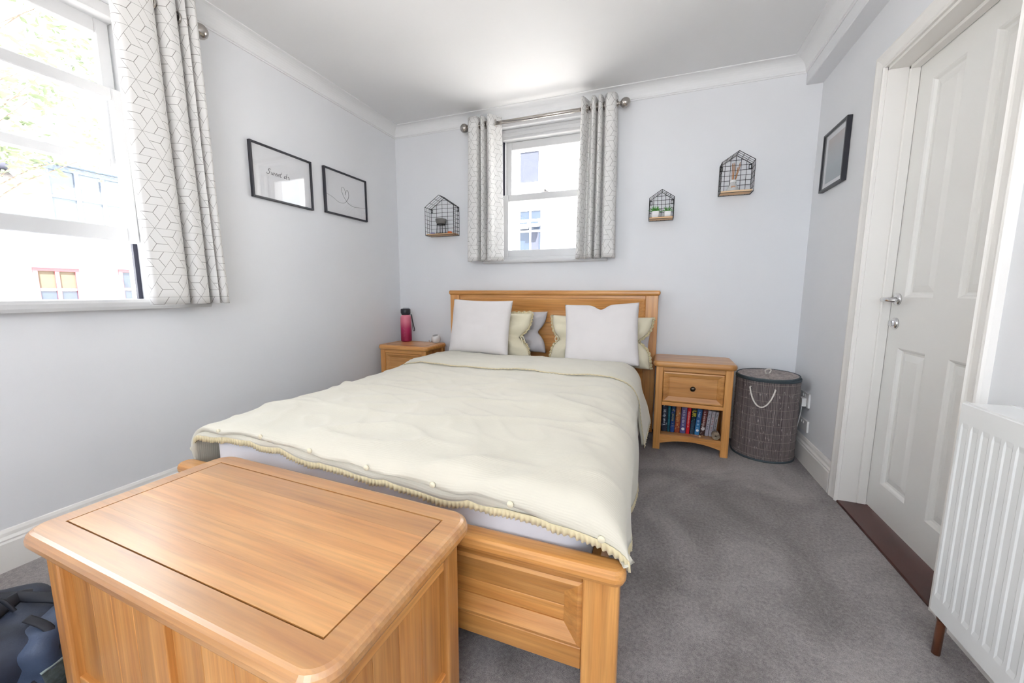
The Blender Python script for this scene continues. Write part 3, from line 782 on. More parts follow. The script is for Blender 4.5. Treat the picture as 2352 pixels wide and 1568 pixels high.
for i, (bw, bh, bd, tl, tc, bc, sp, lc, lab) in enumerate(B):
    t = thing('book', lab, 'book', (bx+bw/2, NS[1]-.150+.078, .1005+bw/2*math.sin(tl)), 0, 'books on the nightstand shelf'); t.rotation_euler = (0, -tl*.0+tl, 0)
    bx += bw+gap
    mt_ = book_mat('book_cover_%d' % i, tc, bc, sp, 45+7*i)
    c = MB(); hw = bw/2-.0006
    c.prism([(-hw, 0), (-hw*.6, -.003), (0, -.004), (hw*.6, -.003), (hw, 0), (hw, bd), (hw-.002, bd), (hw-.002, .004), (-hw+.002, .004), (-hw+.002, bd), (-hw, bd)], 0, bh)
    c.build('cover', mt_, t)
    MB().box(-hw+.0022, hw-.0022, .005, bd-.004, .003, bh-.003).build('pages', 'pages', t)
    lm = plain('lettering_%d' % i, lc, .5)
    if i == 6:
        text_mesh('UR', .034, lm, 'title_lettering', t, (0, -.0048, bh-.040), (PI/2, PI/2, 0))
    else:
        g = MB(); z = bh*.9
        while z > bh*.25:
            hgt = rr.uniform(.004, .009)
            if rr.random() > .22: 
                wv = bw*rr.uniform(.16, .28); g.box(-wv, wv*rr.uniform(.2, .9), -.0046, -.0038, z-hgt*.55, z)
                if rr.random() > .5: g.box(-wv, -wv*.5, -.0046, -.0038, z-hgt*.9, z)
            z -= hgt
        g.build('spine_print', lm, t)
    if i in (4, 8, 7): 
        q = MB(); q.lathe([(0, -.001), (bw*.28, -.001), (bw*.28, .0), (0, 0)] if i != 8 else [(bw*.16, -.001), (bw*.36, -.001), (bw*.36, 0), (bw*.16, 0)], (0, -.0042, .03 if i != 8 else .045), 14, 'Y', cap=False); q.build('emblem', 'paper', t)
# rolled mat and wooden stick in front of the books
m = MB(); sp = []
for i in range(64):
    a = i/63*2*PI*3.2; r = .006+.0175*i/63; sp.append((r*math.cos(a), r*math.sin(a)))
P_ = [Vector((x, 0, z)) for x, z in sp]; vs = []; fs = []
for p in P_:
    o = Vector((p.x, 0, p.z)).normalized()*.0018
    for yy in (0, .05):
        vs += [p+o+Vector((0, yy, 0)), p-o+Vector((0, yy, 0))]
for i in range(63):
    a = i*4; b = a+4
    fs += [(a, b, b+2, a+2), (a+1, a+3, b+3, b+1), (a, a+1, b+1, b), (a+2, b+2, b+3, a+3)]
fs += [(0, 2, 3, 1), (252, 253, 255, 254)]
m.add(vs, fs)
tag(m.build('rolled_mat', plain('grey_brown_fabric', (.33, .26, .19), .9, var=.3, scale=60), None, smooth=True, loc=(NS[0]+.146, NS[1]-.136, .1265), rot=(0, 0, T(-3))), 'small grey-brown roll lying in front of the pale books', 'roll')
t = thing('wooden_stick', 'thin stick with a round wooden bead, lying in front of the books', 'stick', (NS[0]+.055, NS[1]-.118, .107), T(-28))
MB().tube([(-.052, 0, .0), (.0, 0, .0)], .0022, 6).build('rod', plain('pink_rod', (.55, .28, .22), .5), t, smooth=True)
MB().lathe([(0, -.0075), (.005, -.0056), (.0075, 0), (.005, .0056), (0, .0075)], (.003, 0, .0012), 12).build('bead', 'board', t, smooth=True)

# ------------------------------------------------------------------ on the left nightstand
def bottle():
    t = thing('water_bottle', 'pink to crimson water bottle with a black lid on the left nightstand', 'bottle', (.163, -.155, .588), T(20))
    n = NT('pink_gradient_plastic'); sx = n.node('ShaderNodeSeparateXYZ'); n.l.new(n.coord(), sx.inputs[0])
    n.set(color=n.ramp(n.math('MULTIPLY', sx.outputs[2], 1/.24), [(.2, (.30, .008, .06)), (.48, (.42, .02, .10)), (.72, (.66, .16, .24)), (1, (.72, .22, .30))]), rough=.4)
    R = .047; MB().lathe([(.040, 0), (.045, .004), (R, .015), (R, .205), (.044, .222), (.034, .230), (.032, .236)], (0, 0, 0), 28).build('body', n.m, t, smooth=True)
    MB().lathe([(.034, .234), (.036, .236), (.036, .244), (.034, .246)], (0, 0, 0), 28).build('neck_ring', 'black', t, smooth=True)
    lid = MB().lathe([(.040, .244), (.042, .248), (.042, .280), (.036, .287), (0, .288)], (0, 0, 0), 28).build('lid', plain('black_plastic', (.02, .022, .03), .4), t, smooth=True)
    MB().box(-.020, .030, -.014, .014, .286, .296).build('flip_cap', plain('grey_plastic', (.32, .33, .36), .35), lid, bevel=.004)
    m = MB(); m.tube(catmull([(.034, 0, .240), (.052, -.008, .235), (.060, -.010, .19), (.074, -.014, .125), (.078, -.014, .10), (.070, -.014, .094), (.062, -.012, .11), (.058, -.010, .17), (.048, -.008, .232)], 6), .0038, 6, flat=.5); m.build('carry_strap', 'black', t, smooth=True)
    mk = MB()
    for i in range(7): mk.box(-.004, .012 if i % 2 else .006, -.0478, -.0472, .045+i*.012, .0465+i*.012)
    mk.build('measure_marks', plain('pale_pink_print', (.6, .25, .32), .5), t, rot=(0, 0, T(-10)))
bottle()
t = thing('smart_speaker', 'small white round speaker with a grey fabric face on the left nightstand', 'speaker', (.468, -.150, .588))
MB().lathe([(.018, 0), (.026, .003), (.034, .016), (.038, .034), (.036, .050), (.029, .062), (.024, .066)], (0, 0, 0), 28).build('body', 'plastic', t, smooth=True, rot=(T(12), T(-4), 0))
MB().lathe([(.025, .0655), (.020, .069), (0, .070)], (0, 0, 0), 28).build('fabric_face', plain('grey_mesh_fabric', (.34, .34, .34), .9), t, smooth=True, rot=(T(12), T(-4), 0))
t = thing('keyring', 'tiny silver trinket lying beside the white speaker', 'trinket', (.395, -.135, .588))
MB().tube([(.010*math.cos(a), .010*math.sin(a), .003) for a in [2*PI*i/14 for i in range(14)]], .0018, 6, True).build('ring', 'chrome', t, smooth=True)
MB().box(.006, .022, -.004, .004, .002, .014).build('charm', 'chrome', t, bevel=.002)
MB().box(-.016, -.006, -.003, .003, .002, .018).build('charm', 'chrome', t, bevel=.002)

# ------------------------------------------------------------------ laundry basket
def basket():
    t = thing('laundry_basket', 'round brown bamboo laundry basket with lid in the right corner', 'basket', (2.898, -.222, 0), T(20))
    n = NT('brown_bamboo'); c = n.coord('UV'); rn = n.noise(n.mapping(c, (260, 1.2, 1)), 1, 3, .6); r2_ = n.noise(n.mapping(c, (120, 30, 1)), 1, 2)
    col = n.ramp(rn, [(.3, (.085, .066, .066)), (.55, (.19, .155, .15)), (.75, (.36, .31, .29))])
    col = n.mix(n.math('GREATER_THAN', r2_, .66), col, (.42, .37, .34))
    n.set(color=col, rough=.6); bam = n.m
    R = .170; H = .505; N = 132
    m = MB(); cols = []
    for i in range(N):
        a0 = 2*PI*i/N; a1 = 2*PI*(i+.94)/N; am = (a0+a1)/2; j = random.uniform(-.0006, .0006)
        k = 0
        for (a, r) in ((a0, R-.002), (a0+.2*(a1-a0), R+.0012+j), (a1-.2*(a1-a0), R+.0012+j), (a1, R-.002)): cols.append((a, r))
    vs = []; uv = []
    for (a, r) in cols:
        for z in (.006, H-.004): vs.append((r*math.cos(a), r*math.sin(a), z)); uv.append((a/(2*PI), z))
    K = len(cols); fs = [(2*i, 2*((i+1) % K), 2*((i+1) % K)+1, 2*i+1) for i in range(K)]
    m.add(vs, fs); m.uv = uv; o = m.build('slat_wall', bam, t); o['kind'] = 'stuff'
    MB().lathe([(R-.006, .004), (R-.006, H-.01)], (0, 0, 0), 40).build('lining', plain('dark_lining', (.03, .03, .033), .9), t, smooth=True)
    th = MB()
    for z in [.030+.0495*i for i in range(10)]:
        th.tube([((R+.0022)*math.cos(a), (R+.0022)*math.sin(a), z) for a in [2*PI*i/60 for i in range(60)]], .0009, 4, True)
    th.build('binding_thread', plain('cream_thread', (.42, .37, .31), .8), t)
    teal = plain('slate_edge_binding', (.055, .075, .085), .7)
    MB().lathe([(R-.004, H-.014), (R+.004, H-.014), (R+.0045, H), (R-.004, H+.001), (R-.004, H-.014)], (0, 0, 0), 48, cap=False).build('rim_binding', teal, t, smooth=True)
    MB().lathe([(0, 0), (R+.004, 0), (R+.004, .012), (R-.002, .012)], (0, 0, 0), 48).build('foot_binding', teal, t, smooth=True)
    # lid, sitting slightly askew
    lid = MB(); L = []
    RL = R-.004; NS_ = 60
    for i in range(NS_):
        x = -RL+2*RL*(i+.03)/NS_; x2 = -RL+2*RL*(i+.97)/NS_; xm = (x+x2)/2; h_ = math.sqrt(max(0, RL*RL-xm*xm))
        if h_ > .006: lid.box(x, x2, -h_, h_, .004, .0085+.0008*(i % 2))
    lo_ = lid.build('lid_slats', plain('brown_bamboo_lid', (.36, .31, .29), .6, var=.4, scale=60), t, loc=(-.006, -.006, H+.001), rot=(T(1.0), T(-1.6), T(-12))); lo_['kind'] = 'stuff'
    MB().lathe([(RL-.004, 0), (RL+.003, .0), (RL+.003, .010), (RL-.004, .011), (RL-.004, 0)], (0, 0, 0), 48, cap=False).build('lid_binding', teal, t, smooth=True, loc=(-.006, -.006, H+.002), rot=(T(1.0), T(-1.6), 0))
    rope = plain('white_cotton_rope', (.76, .72, .66), .9, var=.1, scale=150)
    MB().tube(catmull([(-.012, 0, .008), (-.022, -.006, .030), (-.006, -.014, .040), (.010, -.010, .032), (.008, 0, .008)], 6), .0042, 8).build('lid_loop', rope, t, smooth=True, loc=(0, 0, H+.004))
    pts = []
    a0, a1 = T(-152), T(-110)
    for i in range(21):
        u = i/20; a = a0+(a1-a0)*u; dz = -.112*(1-(2*u-1)**2)**.8+.012*u*0; pts.append(((R+.010)*math.cos(a), (R+.010)*math.sin(a), .452+dz))
    p0 = (R-.004)*math.cos(a0), (R-.004)*math.sin(a0), .456; p1 = (R-.004)*math.cos(a1), (R-.004)*math.sin(a1), .456
    MB().tube([p0]+pts+[p1], .0045, 8).build('rope_handle', rope, t, smooth=True)
basket()

# ------------------------------------------------------------------ sockets on the right wall
def socket(label, y0, y1, z0, z1):
    t = thing('wall_socket', label, 'socket', (XR, (y0+y1)/2, (z0+z1)/2), 0, 'wall sockets by the basket')
    h = (y1-y0)/2; v = (z1-z0)/2
    MB().box(-.011, 0, -h, h, -v, v).build('plate', 'plastic', t, bevel=.003)
    for s in (-1, 1): MB().box(-.0145, -.010, s*.016-.005, s*.016+.005, v*.30, v*.72).build('switch', 'plastic', t, bevel=.0015, seg=1)
    return t
s1 = socket('white double wall socket with a plug in it, beside the basket', -.305, -.160, .335, .422)
p = thing('power_plug', 'white plug pushed into the upper wall socket', 'plug', (XR-.012, -.262, .366))
MB().box(-.024, 0, -.024, .024, -.026, .026).build('plug_body', 'plastic', p, bevel=.005)
MB().tube(catmull([(-.016, 0, -.02), (-.016, .002, -.045), (-.014, .02, -.10), (-.012, .05, -.16), (-.010, .08, -.22)], 6), .003, 6).build('cord', 'plastic', p, smooth=True)
socket('white wall socket just above the skirting board', -.320, -.175, .188, .258)

# ------------------------------------------------------------------ radiator
def radiator():
    t = thing('radiator', 'white panel radiator on the right wall beside the door', 'radiator', (XR, -1.673, 0))
    L = 1.0; z0, z1 = .134, .738; xf = -.130; xb = -.032
    m = MB(); pr_ = 0.0333; n = int(L/pr_)
    # pressed front sheet: ribs as a height profile over y, fading to flat bands at the top and bottom
    prof = []
    for i in range(n):
        y = -i*pr_
        prof += [(y, 0), (y-.008, 0), (y-.012, 1), (y-.028, 1), (y-.0325, 0)]
    prof.append((-L, 0)); zz = [(z0, 0, 1), (z0+.004, 0, 0), (z0+.052, 0, 0), (z0+.066, 1, 0), (z1-.066, 1, 0), (z1-.052, 0, 0), (z1-.004, 0, 0), (z1, 0, 1)]
    vs = [(xf+k*h*.0022+e*.004, y, z) for z, k, e in zz for y, h in prof]; N = len(prof)
    fs = [(j*N+i, j*N+i+1, (j+1)*N+i+1, (j+1)*N+i) for j in range(len(zz)-1) for i in range(N-1)]
    m.add(vs, fs); m.build('front_panel', 'rad', t, solid=.0)
    MB().box(xb-.012, xb, -L, 0, z0+.01, z1-.01).build('rear_panel', 'rad', t)
    m = MB()
    for i in range(40): m.box(xf+.016, xb-.012, -L+.02+i*.024, -L+.022+i*.024, z0+.03, z1-.03)
    m.build('convector_fins', 'rad', t)
    for y in (0, -L): MB().box(xf+.001, xb, y-.0015 if y == 0 else y, y if y == 0 else y+.0015, z0+.004, z1-.002).build('side_cover', 'rad', t)
    m = MB(); m.box(xf+.002, xf+.010, -L, 0, z1-.002, z1+.002).box(xb-.008, xb, -L, 0, z1-.002, z1+.002)
    m.box(xf+.004, xb, -L, 0, z1-.003, z1-.001)
    m.build('top_grille', 'rad', t)
    for y in (-.15, -.85): MB().box(xb, -.001, y-.02, y+.02, .2, .6).build('wall_bracket', 'rad', t)
    m = MB(); m.tube([(-.080, -.015, .16), (-.080, -.004, .142), (-.094, .004, .125), (-.098, .006, .10), (-.100, .006, 0)], .0095, 12); m.build('pipe', 'copper', t, smooth=True)
    MB().lathe([(.012, .105), (.012, .128), (.010, .132)], (-.097, .006, 0), 16).build('valve', 'copper', t, smooth=True)
radiator()

# ================================================================== CURTAINS AND RODS
def curtain(name, label, axis, off, path, zb, zt, group, spread, ringz, drift=0):
    """axis 'X': hangs along x in front of the back wall (out = -y); 'Y': along y in front of the left wall (out = +x).
    path = plan view of the folds: (position along the rod, distance out from the rod line)"""
    t = thing(name, label, 'curtain', (0, 0, 0), 0, group)
    pts = [(p.x, p.y) for p in catmull([(a, o, 0) for a, o in path], 8)]; n = len(pts)-1
    L = [0]
    for p, q in zip(pts, pts[1:]): L.append(L[-1]+math.hypot(q[0]-p[0], q[1]-p[1]))
    a0, a1 = min(p[0] for p in pts), max(p[0] for p in pts); mid = (a0+a1)/2
    def fn(u, v):
        i = min(int(u*n+.5), n); al, o = pts[i]; z = zb+(zt-zb)*v; k = 1-v
        al = mid+(al-mid)*(1+spread*k)+drift*k+.008*k*noise.noise(Vector((i*.08, v*2, 1)))
        o2 = off+o*(1+.12*k)+.010*k*noise.noise(Vector((i*.08, v*1.6, 6)))
        return (al, -o2, z) if axis == 'X' else (o2, al, z)
    m = MB(); m.grid(fn, n, 26, lambda u, v: (L[min(int(u*n+.5), n)], zb+(zt-zb)*v))
    m.build('fabric', 'curtain', t, smooth=True, solid=.0016)
    for i in range(2, n-1):
        if pts[i][1]*pts[i+1][1] < 0:
            al = (pts[i][0]+pts[i+1][0])/2
            ring = [(.0235*math.cos(g), .0235*math.sin(g)) for g in [2*PI*j/18 for j in range(18)]]
            q = [(al, -off+x, ringz+z) for x, z in ring] if axis == 'X' else [(off+x, al, ringz+z) for x, z in ring]
            MB().tube(q, .0045, 6, True).build('eyelet', 'nickel', t, smooth=True)
    return t
RZ = 2.312
curtain('curtain', 'geometric patterned curtain left of the small back window', 'X', .085,
        [(.772, -.042), (.770, .020), (.790, .044), (.840, .046), (.858, .020), (.866, -.038), (.876, .020), (.890, .044), (.905, .020), (.915, -.038), (.930, .020), (.952, .050), (.968, .048), (.990, .010), (1.030, -.040)],
        1.270, 2.368, 'patterned curtains', .12, RZ)
curtain('curtain', 'geometric patterned curtain right of the small back window', 'X', .085,
        [(1.668, -.040), (1.660, .020), (1.668, .052), (1.684, .040), (1.712, -.038), (1.730, .020), (1.745, .044), (1.760, .020), (1.768, -.038), (1.778, .020), (1.790, .044), (1.806, .020), (1.814, -.038), (1.826, .020), (1.846, .044), (1.884, .042), (1.902, .015), (1.906, -.038)],
        1.270, 2.375, 'patterned curtains', .14, RZ)
curtain('curtain', 'tall geometric patterned curtain beside the large left window', 'Y', .095,
        [(-1.972, .012), (-1.966, .034), (-1.948, .047), (-1.900, .052), (-1.845, .044), (-1.815, .010), (-1.812, -.045), (-1.806, .000), (-1.785, .042), (-1.745, .036), (-1.724, .000), (-1.722, -.040), (-1.716, .010), (-1.704, .040), (-1.694, .005), (-1.692, -.040), (-1.686, .010), (-1.668, .044), (-1.645, .020), (-1.640, -.030)],
        .962, 2.372, 'patterned curtains', .01, 2.262, .024)
def rod(label, axis, off, a0, a1, z, r=.0135):
    t = thing('curtain_rod', label, 'curtain rod', (0, 0, 0), 0, 'nickel curtain rods')
    P = (lambda a, o, h: (a, -o, h)) if axis == 'X' else (lambda a, o, h: (o, a, h))
    MB().tube([P(a0, off, z), P(a1, off, z)], r, 14).build('pole', 'nickel', t, smooth=True)
    for a, s in ((a0, -1), (a1, 1)):
        prof = [(0.014, -.004), (.016, 0), (.016, .006), (.011, .008), (.011, .012), (.015, .014), (.012, .018)]
        for i in range(9):
            g = PI*(.12+.88*i/8); prof.append((max(.0, .034*math.sin(g)), .050-.034*math.cos(g)))
        m = MB(); m.lathe([(r_, s*h_) for r_, h_ in prof], P(a, off, z), 20, 'X' if axis == 'X' else 'Y'); m.build('finial', 'nickel', t, smooth=True)
    for a in (a0+.03, a1-.03):
        MB().tube([P(a, .002, z), P(a, off, z)], .006, 8).build('bracket', 'nickel', t, smooth=True)
        m = MB(); m.lathe([(.022, 0), (.022, .006), (.012, .009)], (0, 0, 0), 16, 'Y' if axis == 'X' else 'X')
        o = m.build('bracket_rose', 'nickel', t, smooth=True)
        o.location = P(a, 0, z); 
        if axis == 'X': o.rotation_euler = (0, 0, PI)
    return t
rod('nickel curtain rod with ball ends above the small back window', 'X', .085, .775, 1.908, RZ)
rod('nickel curtain rod with ball ends above the large left window', 'Y', .095, -3.25, -1.672, 2.262)

# ================================================================== PICTURES
def picture(name, label, side, a0, a1, z0, z1, fw_=.011, dp=.022, mat_=None):
    """side 'L' on left wall facing +x, 'R' on right wall facing -x; a runs along y"""
    t = thing(name, label, 'picture', (0 if side == 'L' else XR, (a0+a1)/2, (z0+z1)/2), PI/2 if side == 'L' else -PI/2)
    # local frame: x to the viewer's right, y into the wall... front faces -y
    h, v = abs(a1-a0)/2, (z1-z0)/2
    m = MB()
    m.box(-h, -h+fw_, -dp, -.001, -v, v).box(h-fw_, h, -dp, -.001, -v, v).box(-h+fw_, h-fw_, -dp, -.001, -v, -v+fw_).box(-h+fw_, h-fw_, -dp, -.001, v-fw_, v)
    m.build('frame', 'frame', t, bevel=.0012, seg=1)
    MB().box(-h+fw_, h-fw_, -.010, -.006, -v+fw_, v-fw_).build('print', mat_ or 'paper', t)
    return t, h, v
def glaze(t, h, v, fw_, dp): MB().box(-h+fw_, h-fw_, -dp+.004, -dp+.006, -v+fw_, v-fw_).build('glazing', 'glass', t)
# lettered print
t, h, v = picture('framed_print', 'black framed print with Sweet dr in thin script on the left wall', 'L', -1.362, -.940, 1.564, 1.876)
def stroke(m, pts, w_=.0011, x0=0, z0=0, s=1, sl=.25, y=-.0105):
    q = [Vector((x0+(a+b*sl)*s, y, z0+b*s)) for a, b in pts]
    q = catmull(q, 5) if len(q) > 2 else q
    m.tube(q, w_, 5, flat=.5)
let = {
 'S': [[(.75, .95), (.55, 1.15), (.3, 1.0), (.35, .72), (.6, .5), (.55, .15), (.25, -.02), (.0, .15), (.1, .3)]],
 'w': [[(0, .5), (.12, .45), (.1, .08), (.25, .0), (.38, .15), (.42, .5), (.4, .1), (.55, 0), (.7, .2), (.72, .5), (.8, .42)]],
 'e': [[(0, .2), (.3, .3), (.4, .45), (.28, .55), (.1, .4), (.08, .1), (.25, 0), (.5, .15)]],
 't': [[(.18, 1.0), (.12, .3), (.2, .0), (.42, .12)], [(-.05, .62), (.4, .66)]],
 'd': [[(.42, .48), (.25, .55), (.05, .35), (.08, .05), (.25, .0), (.42, .25), (.55, 1.1), (.5, .3), (.58, 0), (.72, .1)]],
 'r': [[(0, .4), (.1, .55), (.12, .42), (.3, .45), (.28, .1), (.4, 0), (.55, .12)]],
}
m = MB(); cx = -.112
for ch, adv in (('S', .95), ('w', .95), ('e', .55), ('e', .55), ('t', .55), (' ', .45), ('d', .85), ('r', .65)):
    for st in let.get(ch, []): stroke(m, st, .0016, cx, -.002, .029)
    cx += adv*.029
m.build('script_lettering', 'ink', t); glaze(t, h, v, .011, .022)
# heart line drawing
t, h, v = picture('framed_print', 'black framed single-line heart drawing beside the lettered print', 'L', -.836, -.417, 1.574, 1.888)
pts = [(-h+.012, -.012), (-.13, -.030), (-.08, -.052), (-.03, -.050), (0, -.030), (.022, .005), (.020, .040), (.006, .048), (-.004, .030), (-.006, .012), (-.008, .030), (-.022, .058), (-.040, .060), (-.045, .035), (-.030, 0), (0, -.032), (.030, -.050), (.08, -.058), (.13, -.052), (h-.012, -.046)]
m = MB(); stroke(m, pts, .0014, 0, -.008, 1, 0); m.build('line_drawing', 'greyink', t); glaze(t, h, v, .011, .022)
# small print on the right wall
n = NT('muted_print'); c = n.coord(); sx = n.node('ShaderNodeSeparateXYZ'); n.l.new(c, sx.inputs[0])
f = n.math('ADD', n.math('MULTIPLY', sx.outputs[2], 3.2), n.math('MULTIPLY', n.noise(c, 14, 3), .35))
n.set(color=n.ramp(f, [(-.2+.0, (.32, .37, .40)), (.1, (.36, .41, .44)), (.35, (.42, .42, .43)), (.55, (.48, .41, .40)), (.8, (.40, .41, .47))]), rough=.7)
t, h, v = picture('framed_print', 'black framed print with white mount beside the door', 'R', -.466, -.172, 1.598, 1.916, .012, .024)
MB().box(-h+.045, h-.045, -.0112, -.0098, -v+.040, v-.040).build('art_print', n.m, t); glaze(t, h, v, .012, .024)

# ================================================================== WIRE HOUSE SHELVES
def house_shelf(label, cx, zb, wd, hs, ha, dp, nx, nz, nd, hooks=True):
    """zb bottom, hs wall height to the eaves, ha apex height above bottom"""
    t = thing('house_shelf', label, 'shelf', (cx, 0, zb), 0, 'wire house shelves')
    w_ = wd/2; yb, yf = -.004, -dp; R = .0022
    out = [(-w_, 0), (-w_, hs), (0, ha), (w_, hs), (w_, 0)]
    m = MB()
    for y in (yb, yf): m.tube([(x, y, z) for x, z in out], R, 6, True)
    for x, z in out: m.tube([(x, yb, z), (x, yf, z)], R, 6)
    m.build('frame', 'black', t)
    g = MB(); r = .0014
    for i in range(1, nx):
        x = -w_+wd*i/nx; zt = hs+(ha-hs)*(1-abs(x)/w_); g.tube([(x, yb, 0), (x, yb, zt)], r, 5)
    k = nz; z = hs
    for i in range(0, 20):
        z = hs*(i+1)/nz
        if z > ha-.01: break
        hw = w_ if z <= hs else w_*(ha-z)/(ha-hs)
        g.tube([(-hw, yb, z), (hw, yb, z)], r, 5)
    g.build('back_grid', 'black', t)
    for s in (-1, 1):
        g = MB()
        for i in range(1, nz): g.tube([(s*w_, yb, hs*i/nz), (s*w_, yf, hs*i/nz)], r, 5)
        for i in range(1, nd):
            y = yb+(yf-yb)*i/nd; g.tube([(s*w_, y, 0), (s*w_, y, hs), (0, y, ha)], r, 5)
        for i in range(1, 3):
            u = i/3; g.tube([(s*w_*(1-u), yb, hs+(ha-hs)*u), (s*w_*(1-u), yf, hs+(ha-hs)*u)], r, 5)
        g.build('side_grid', 'black', t)
        hk = MB(); x = s*(w_-.010)
        for (a, b, c_, d) in ((-.008, .008, -.014, -.010), (-.008, .008, .010, .014), (-.008, -.005, -.010, .010), (.005, .008, -.010, .010)): hk.box(x+a, x+b, yb-.003, yb+.0005, hs-.016+c_, hs-.016+d)
        hk.build('hanging_plate', 'black', t)
    MB().box(-w_+.004, w_-.004, yf+.004, yb-.002, .0028, .013).build('wooden_board', 'board', t, bevel=.001, seg=1)
    return t
Z1, Z2, Z3 = 1.497, 1.524, 1.660
house_shelf('black wire house-shaped shelf left of the window', .487, Z1, .272, .232, .322, .100, 5, 7, 3)
house_shelf('smallest black wire house-shaped shelf, holding two succulents', 2.223, Z2, .158, .140, .193, .092, 6, 5, 2)
house_shelf('black wire house-shaped shelf holding the reed diffuser, nearest the door', 2.669, Z3, .186, .190, .252, .100, 6, 6, 3)
# oil burner on the left shelf
t = thing('oil_burner', 'grey bowl on a black wire stand inside the left house shelf', 'oil burner', (.478, -.055, Z1+.013))
MB().lathe([(0, .078), (.030, .079), (.040, .090), (.046, .110), (.047, .122), (.044, .122), (.040, .104), (0, .095)], (0, 0, 0), 24).build('bowl', plain('grey_ceramic', (.20, .195, .185), .6), t, smooth=True)
m = MB(); m.tube([(.034*math.cos(a), .034*math.sin(a), .079) for a in [2*PI*i/24 for i in range(24)]], .003, 6, True); m.tube([(.030*math.cos(a), .030*math.sin(a), .003) for a in [2*PI*i/24 for i in range(24)]], .0022, 6, True)
for i in range(4):
    a = PI/4+i*PI/2; m.tube([(.034*math.cos(a), .034*math.sin(a), .079), (.040*math.cos(a), .040*math.sin(a), .0)], .0024, 6)
m.build('stand', 'black', t, smooth=True)
tag(MB().lathe([(.019, 0), (.019, .014), (.016, .016), (0, .015)], (0, 0, 0), 18).build('tealight', plain('orange_wax', (.75, .13, .02), .4), None, smooth=True, loc=(.560, -.055, Z1+.013)), 'orange tealight beside the oil burner', 'candle')
tag(MB().lathe([(.020, 0), (.020, .012), (.017, .014), (0, .013)], (0, 0, 0), 18).build('tealight', plain('lavender_wax', (.22, .22, .42), .4), None, smooth=True, loc=(.398, -.06, Z1+.013)), 'blue-lilac tealight at the left end of the house shelf', 'candle')
# succulents
def succulent(label, x, s, nl, seed):
    t = thing('potted_succulent', label, 'plant', (x, -.048, Z2+.013), 0, 'succulents on the small house shelf'); rg = random.Random(seed)
    MB().prism(round_rect(-.022*s, .022*s, -.022*s, .022*s, .008, 4), 0, .004).loops([[(a, b, .0) for a, b in round_rect(-.021*s, .021*s, -.021*s, .021*s, .009*s, 4)], [(a, b, .020*s) for a, b in round_rect(-.026*s, .026*s, -.026*s, .026*s, .009*s, 4)], [(a, b, .043*s) for a, b in round_rect(-.026*s, .026*s, -.026*s, .026*s, .009*s, 4)], [(a, b, .043*s) for a, b in round_rect(-.023*s, .023*s, -.023*s, .023*s, .008*s, 4)], [(a, b, .037*s) for a, b in round_rect(-.022*s, .022*s, -.022*s, .022*s, .008*s, 4)]], False, True).build('pot', 'plastic', t, smooth=False)
    gm = plain('succulent_green', (.09, .36, .05), .45, var=.5, scale=50)
    for i in range(nl):
        a = i*2.4; e = T(78-62*(i/nl)); ln = s*rg.uniform(.044, .056); b0 = Vector((.004*math.cos(a), .004*math.sin(a), .037*s))
        d = Vector((math.cos(a)*math.cos(e), math.sin(a)*math.cos(e), math.sin(e)))
        q = [b0+d*ln*u+Vector((0, 0, -.012*s*u*u*math.cos(e))) for u in (0, .3, .6, .85, 1)]
        MB().tube(q, [.003*s, .0045*s, .004*s, .0022*s, .0004], 5, flat=.5).build('leaf', gm, t, smooth=True)
succulent('taller spiky succulent in a white pot, left of the pair', 2.185, 1.0, 22, 1)
succulent('smaller rosette succulent in a white pot, right of the pair', 2.265, .9, 15, 2)
# reed diffuser
t = thing('reed_diffuser', 'clear glass reed diffuser with tan reeds in the right house shelf', 'diffuser', (2.652, -.055, Z3+.013))
n = NT('milky_glass'); n.set(color=(.86, .87, .87), rough=.08); n.b.inputs['Transmission Weight'].default_value = .35
MB().lathe([(0, 0), (.032, 0), (.035, .004), (.034, .016), (.022, .040), (.017, .050), (.017, .060), (.019, .062), (.016, .063)], (0, 0, 0), 28).build('bottle', n.m, t, smooth=True)
MB().lathe([(0, .003), (.030, .003), (.031, .014), (.0, .015)], (0, 0, 0), 24).build('oil', plain('pale_blue_oil', (.30, .50, .58), .2), t, smooth=True)
m = MB(); m.lathe([(.0185, .056), (.0195, .058), (.0195, .070), (.016, .073), (.004, .073)], (0, 0, 0), 24); m.build('collar', 'plastic', t, smooth=True)
MB().box(-.014, .010, -.0305, -.0285, .012, .030).build('label', plain('tan_label', (.55, .32, .20), .6), t)
for i, (dx, dy, hh) in enumerate(((-.010, .006, .178), (-.003, -.004, .180), (.004, .008, .176), (.032, -.006, .178), (.038, .010, .170), (.022, .004, .150))):
    MB().tube([(0.002*i-.005, 0, .03), (dx, dy, hh)], .0017, 6).build('reed', plain('tan_reed_%d' % i, (.52, .22, .07), .7), t, smooth=True)

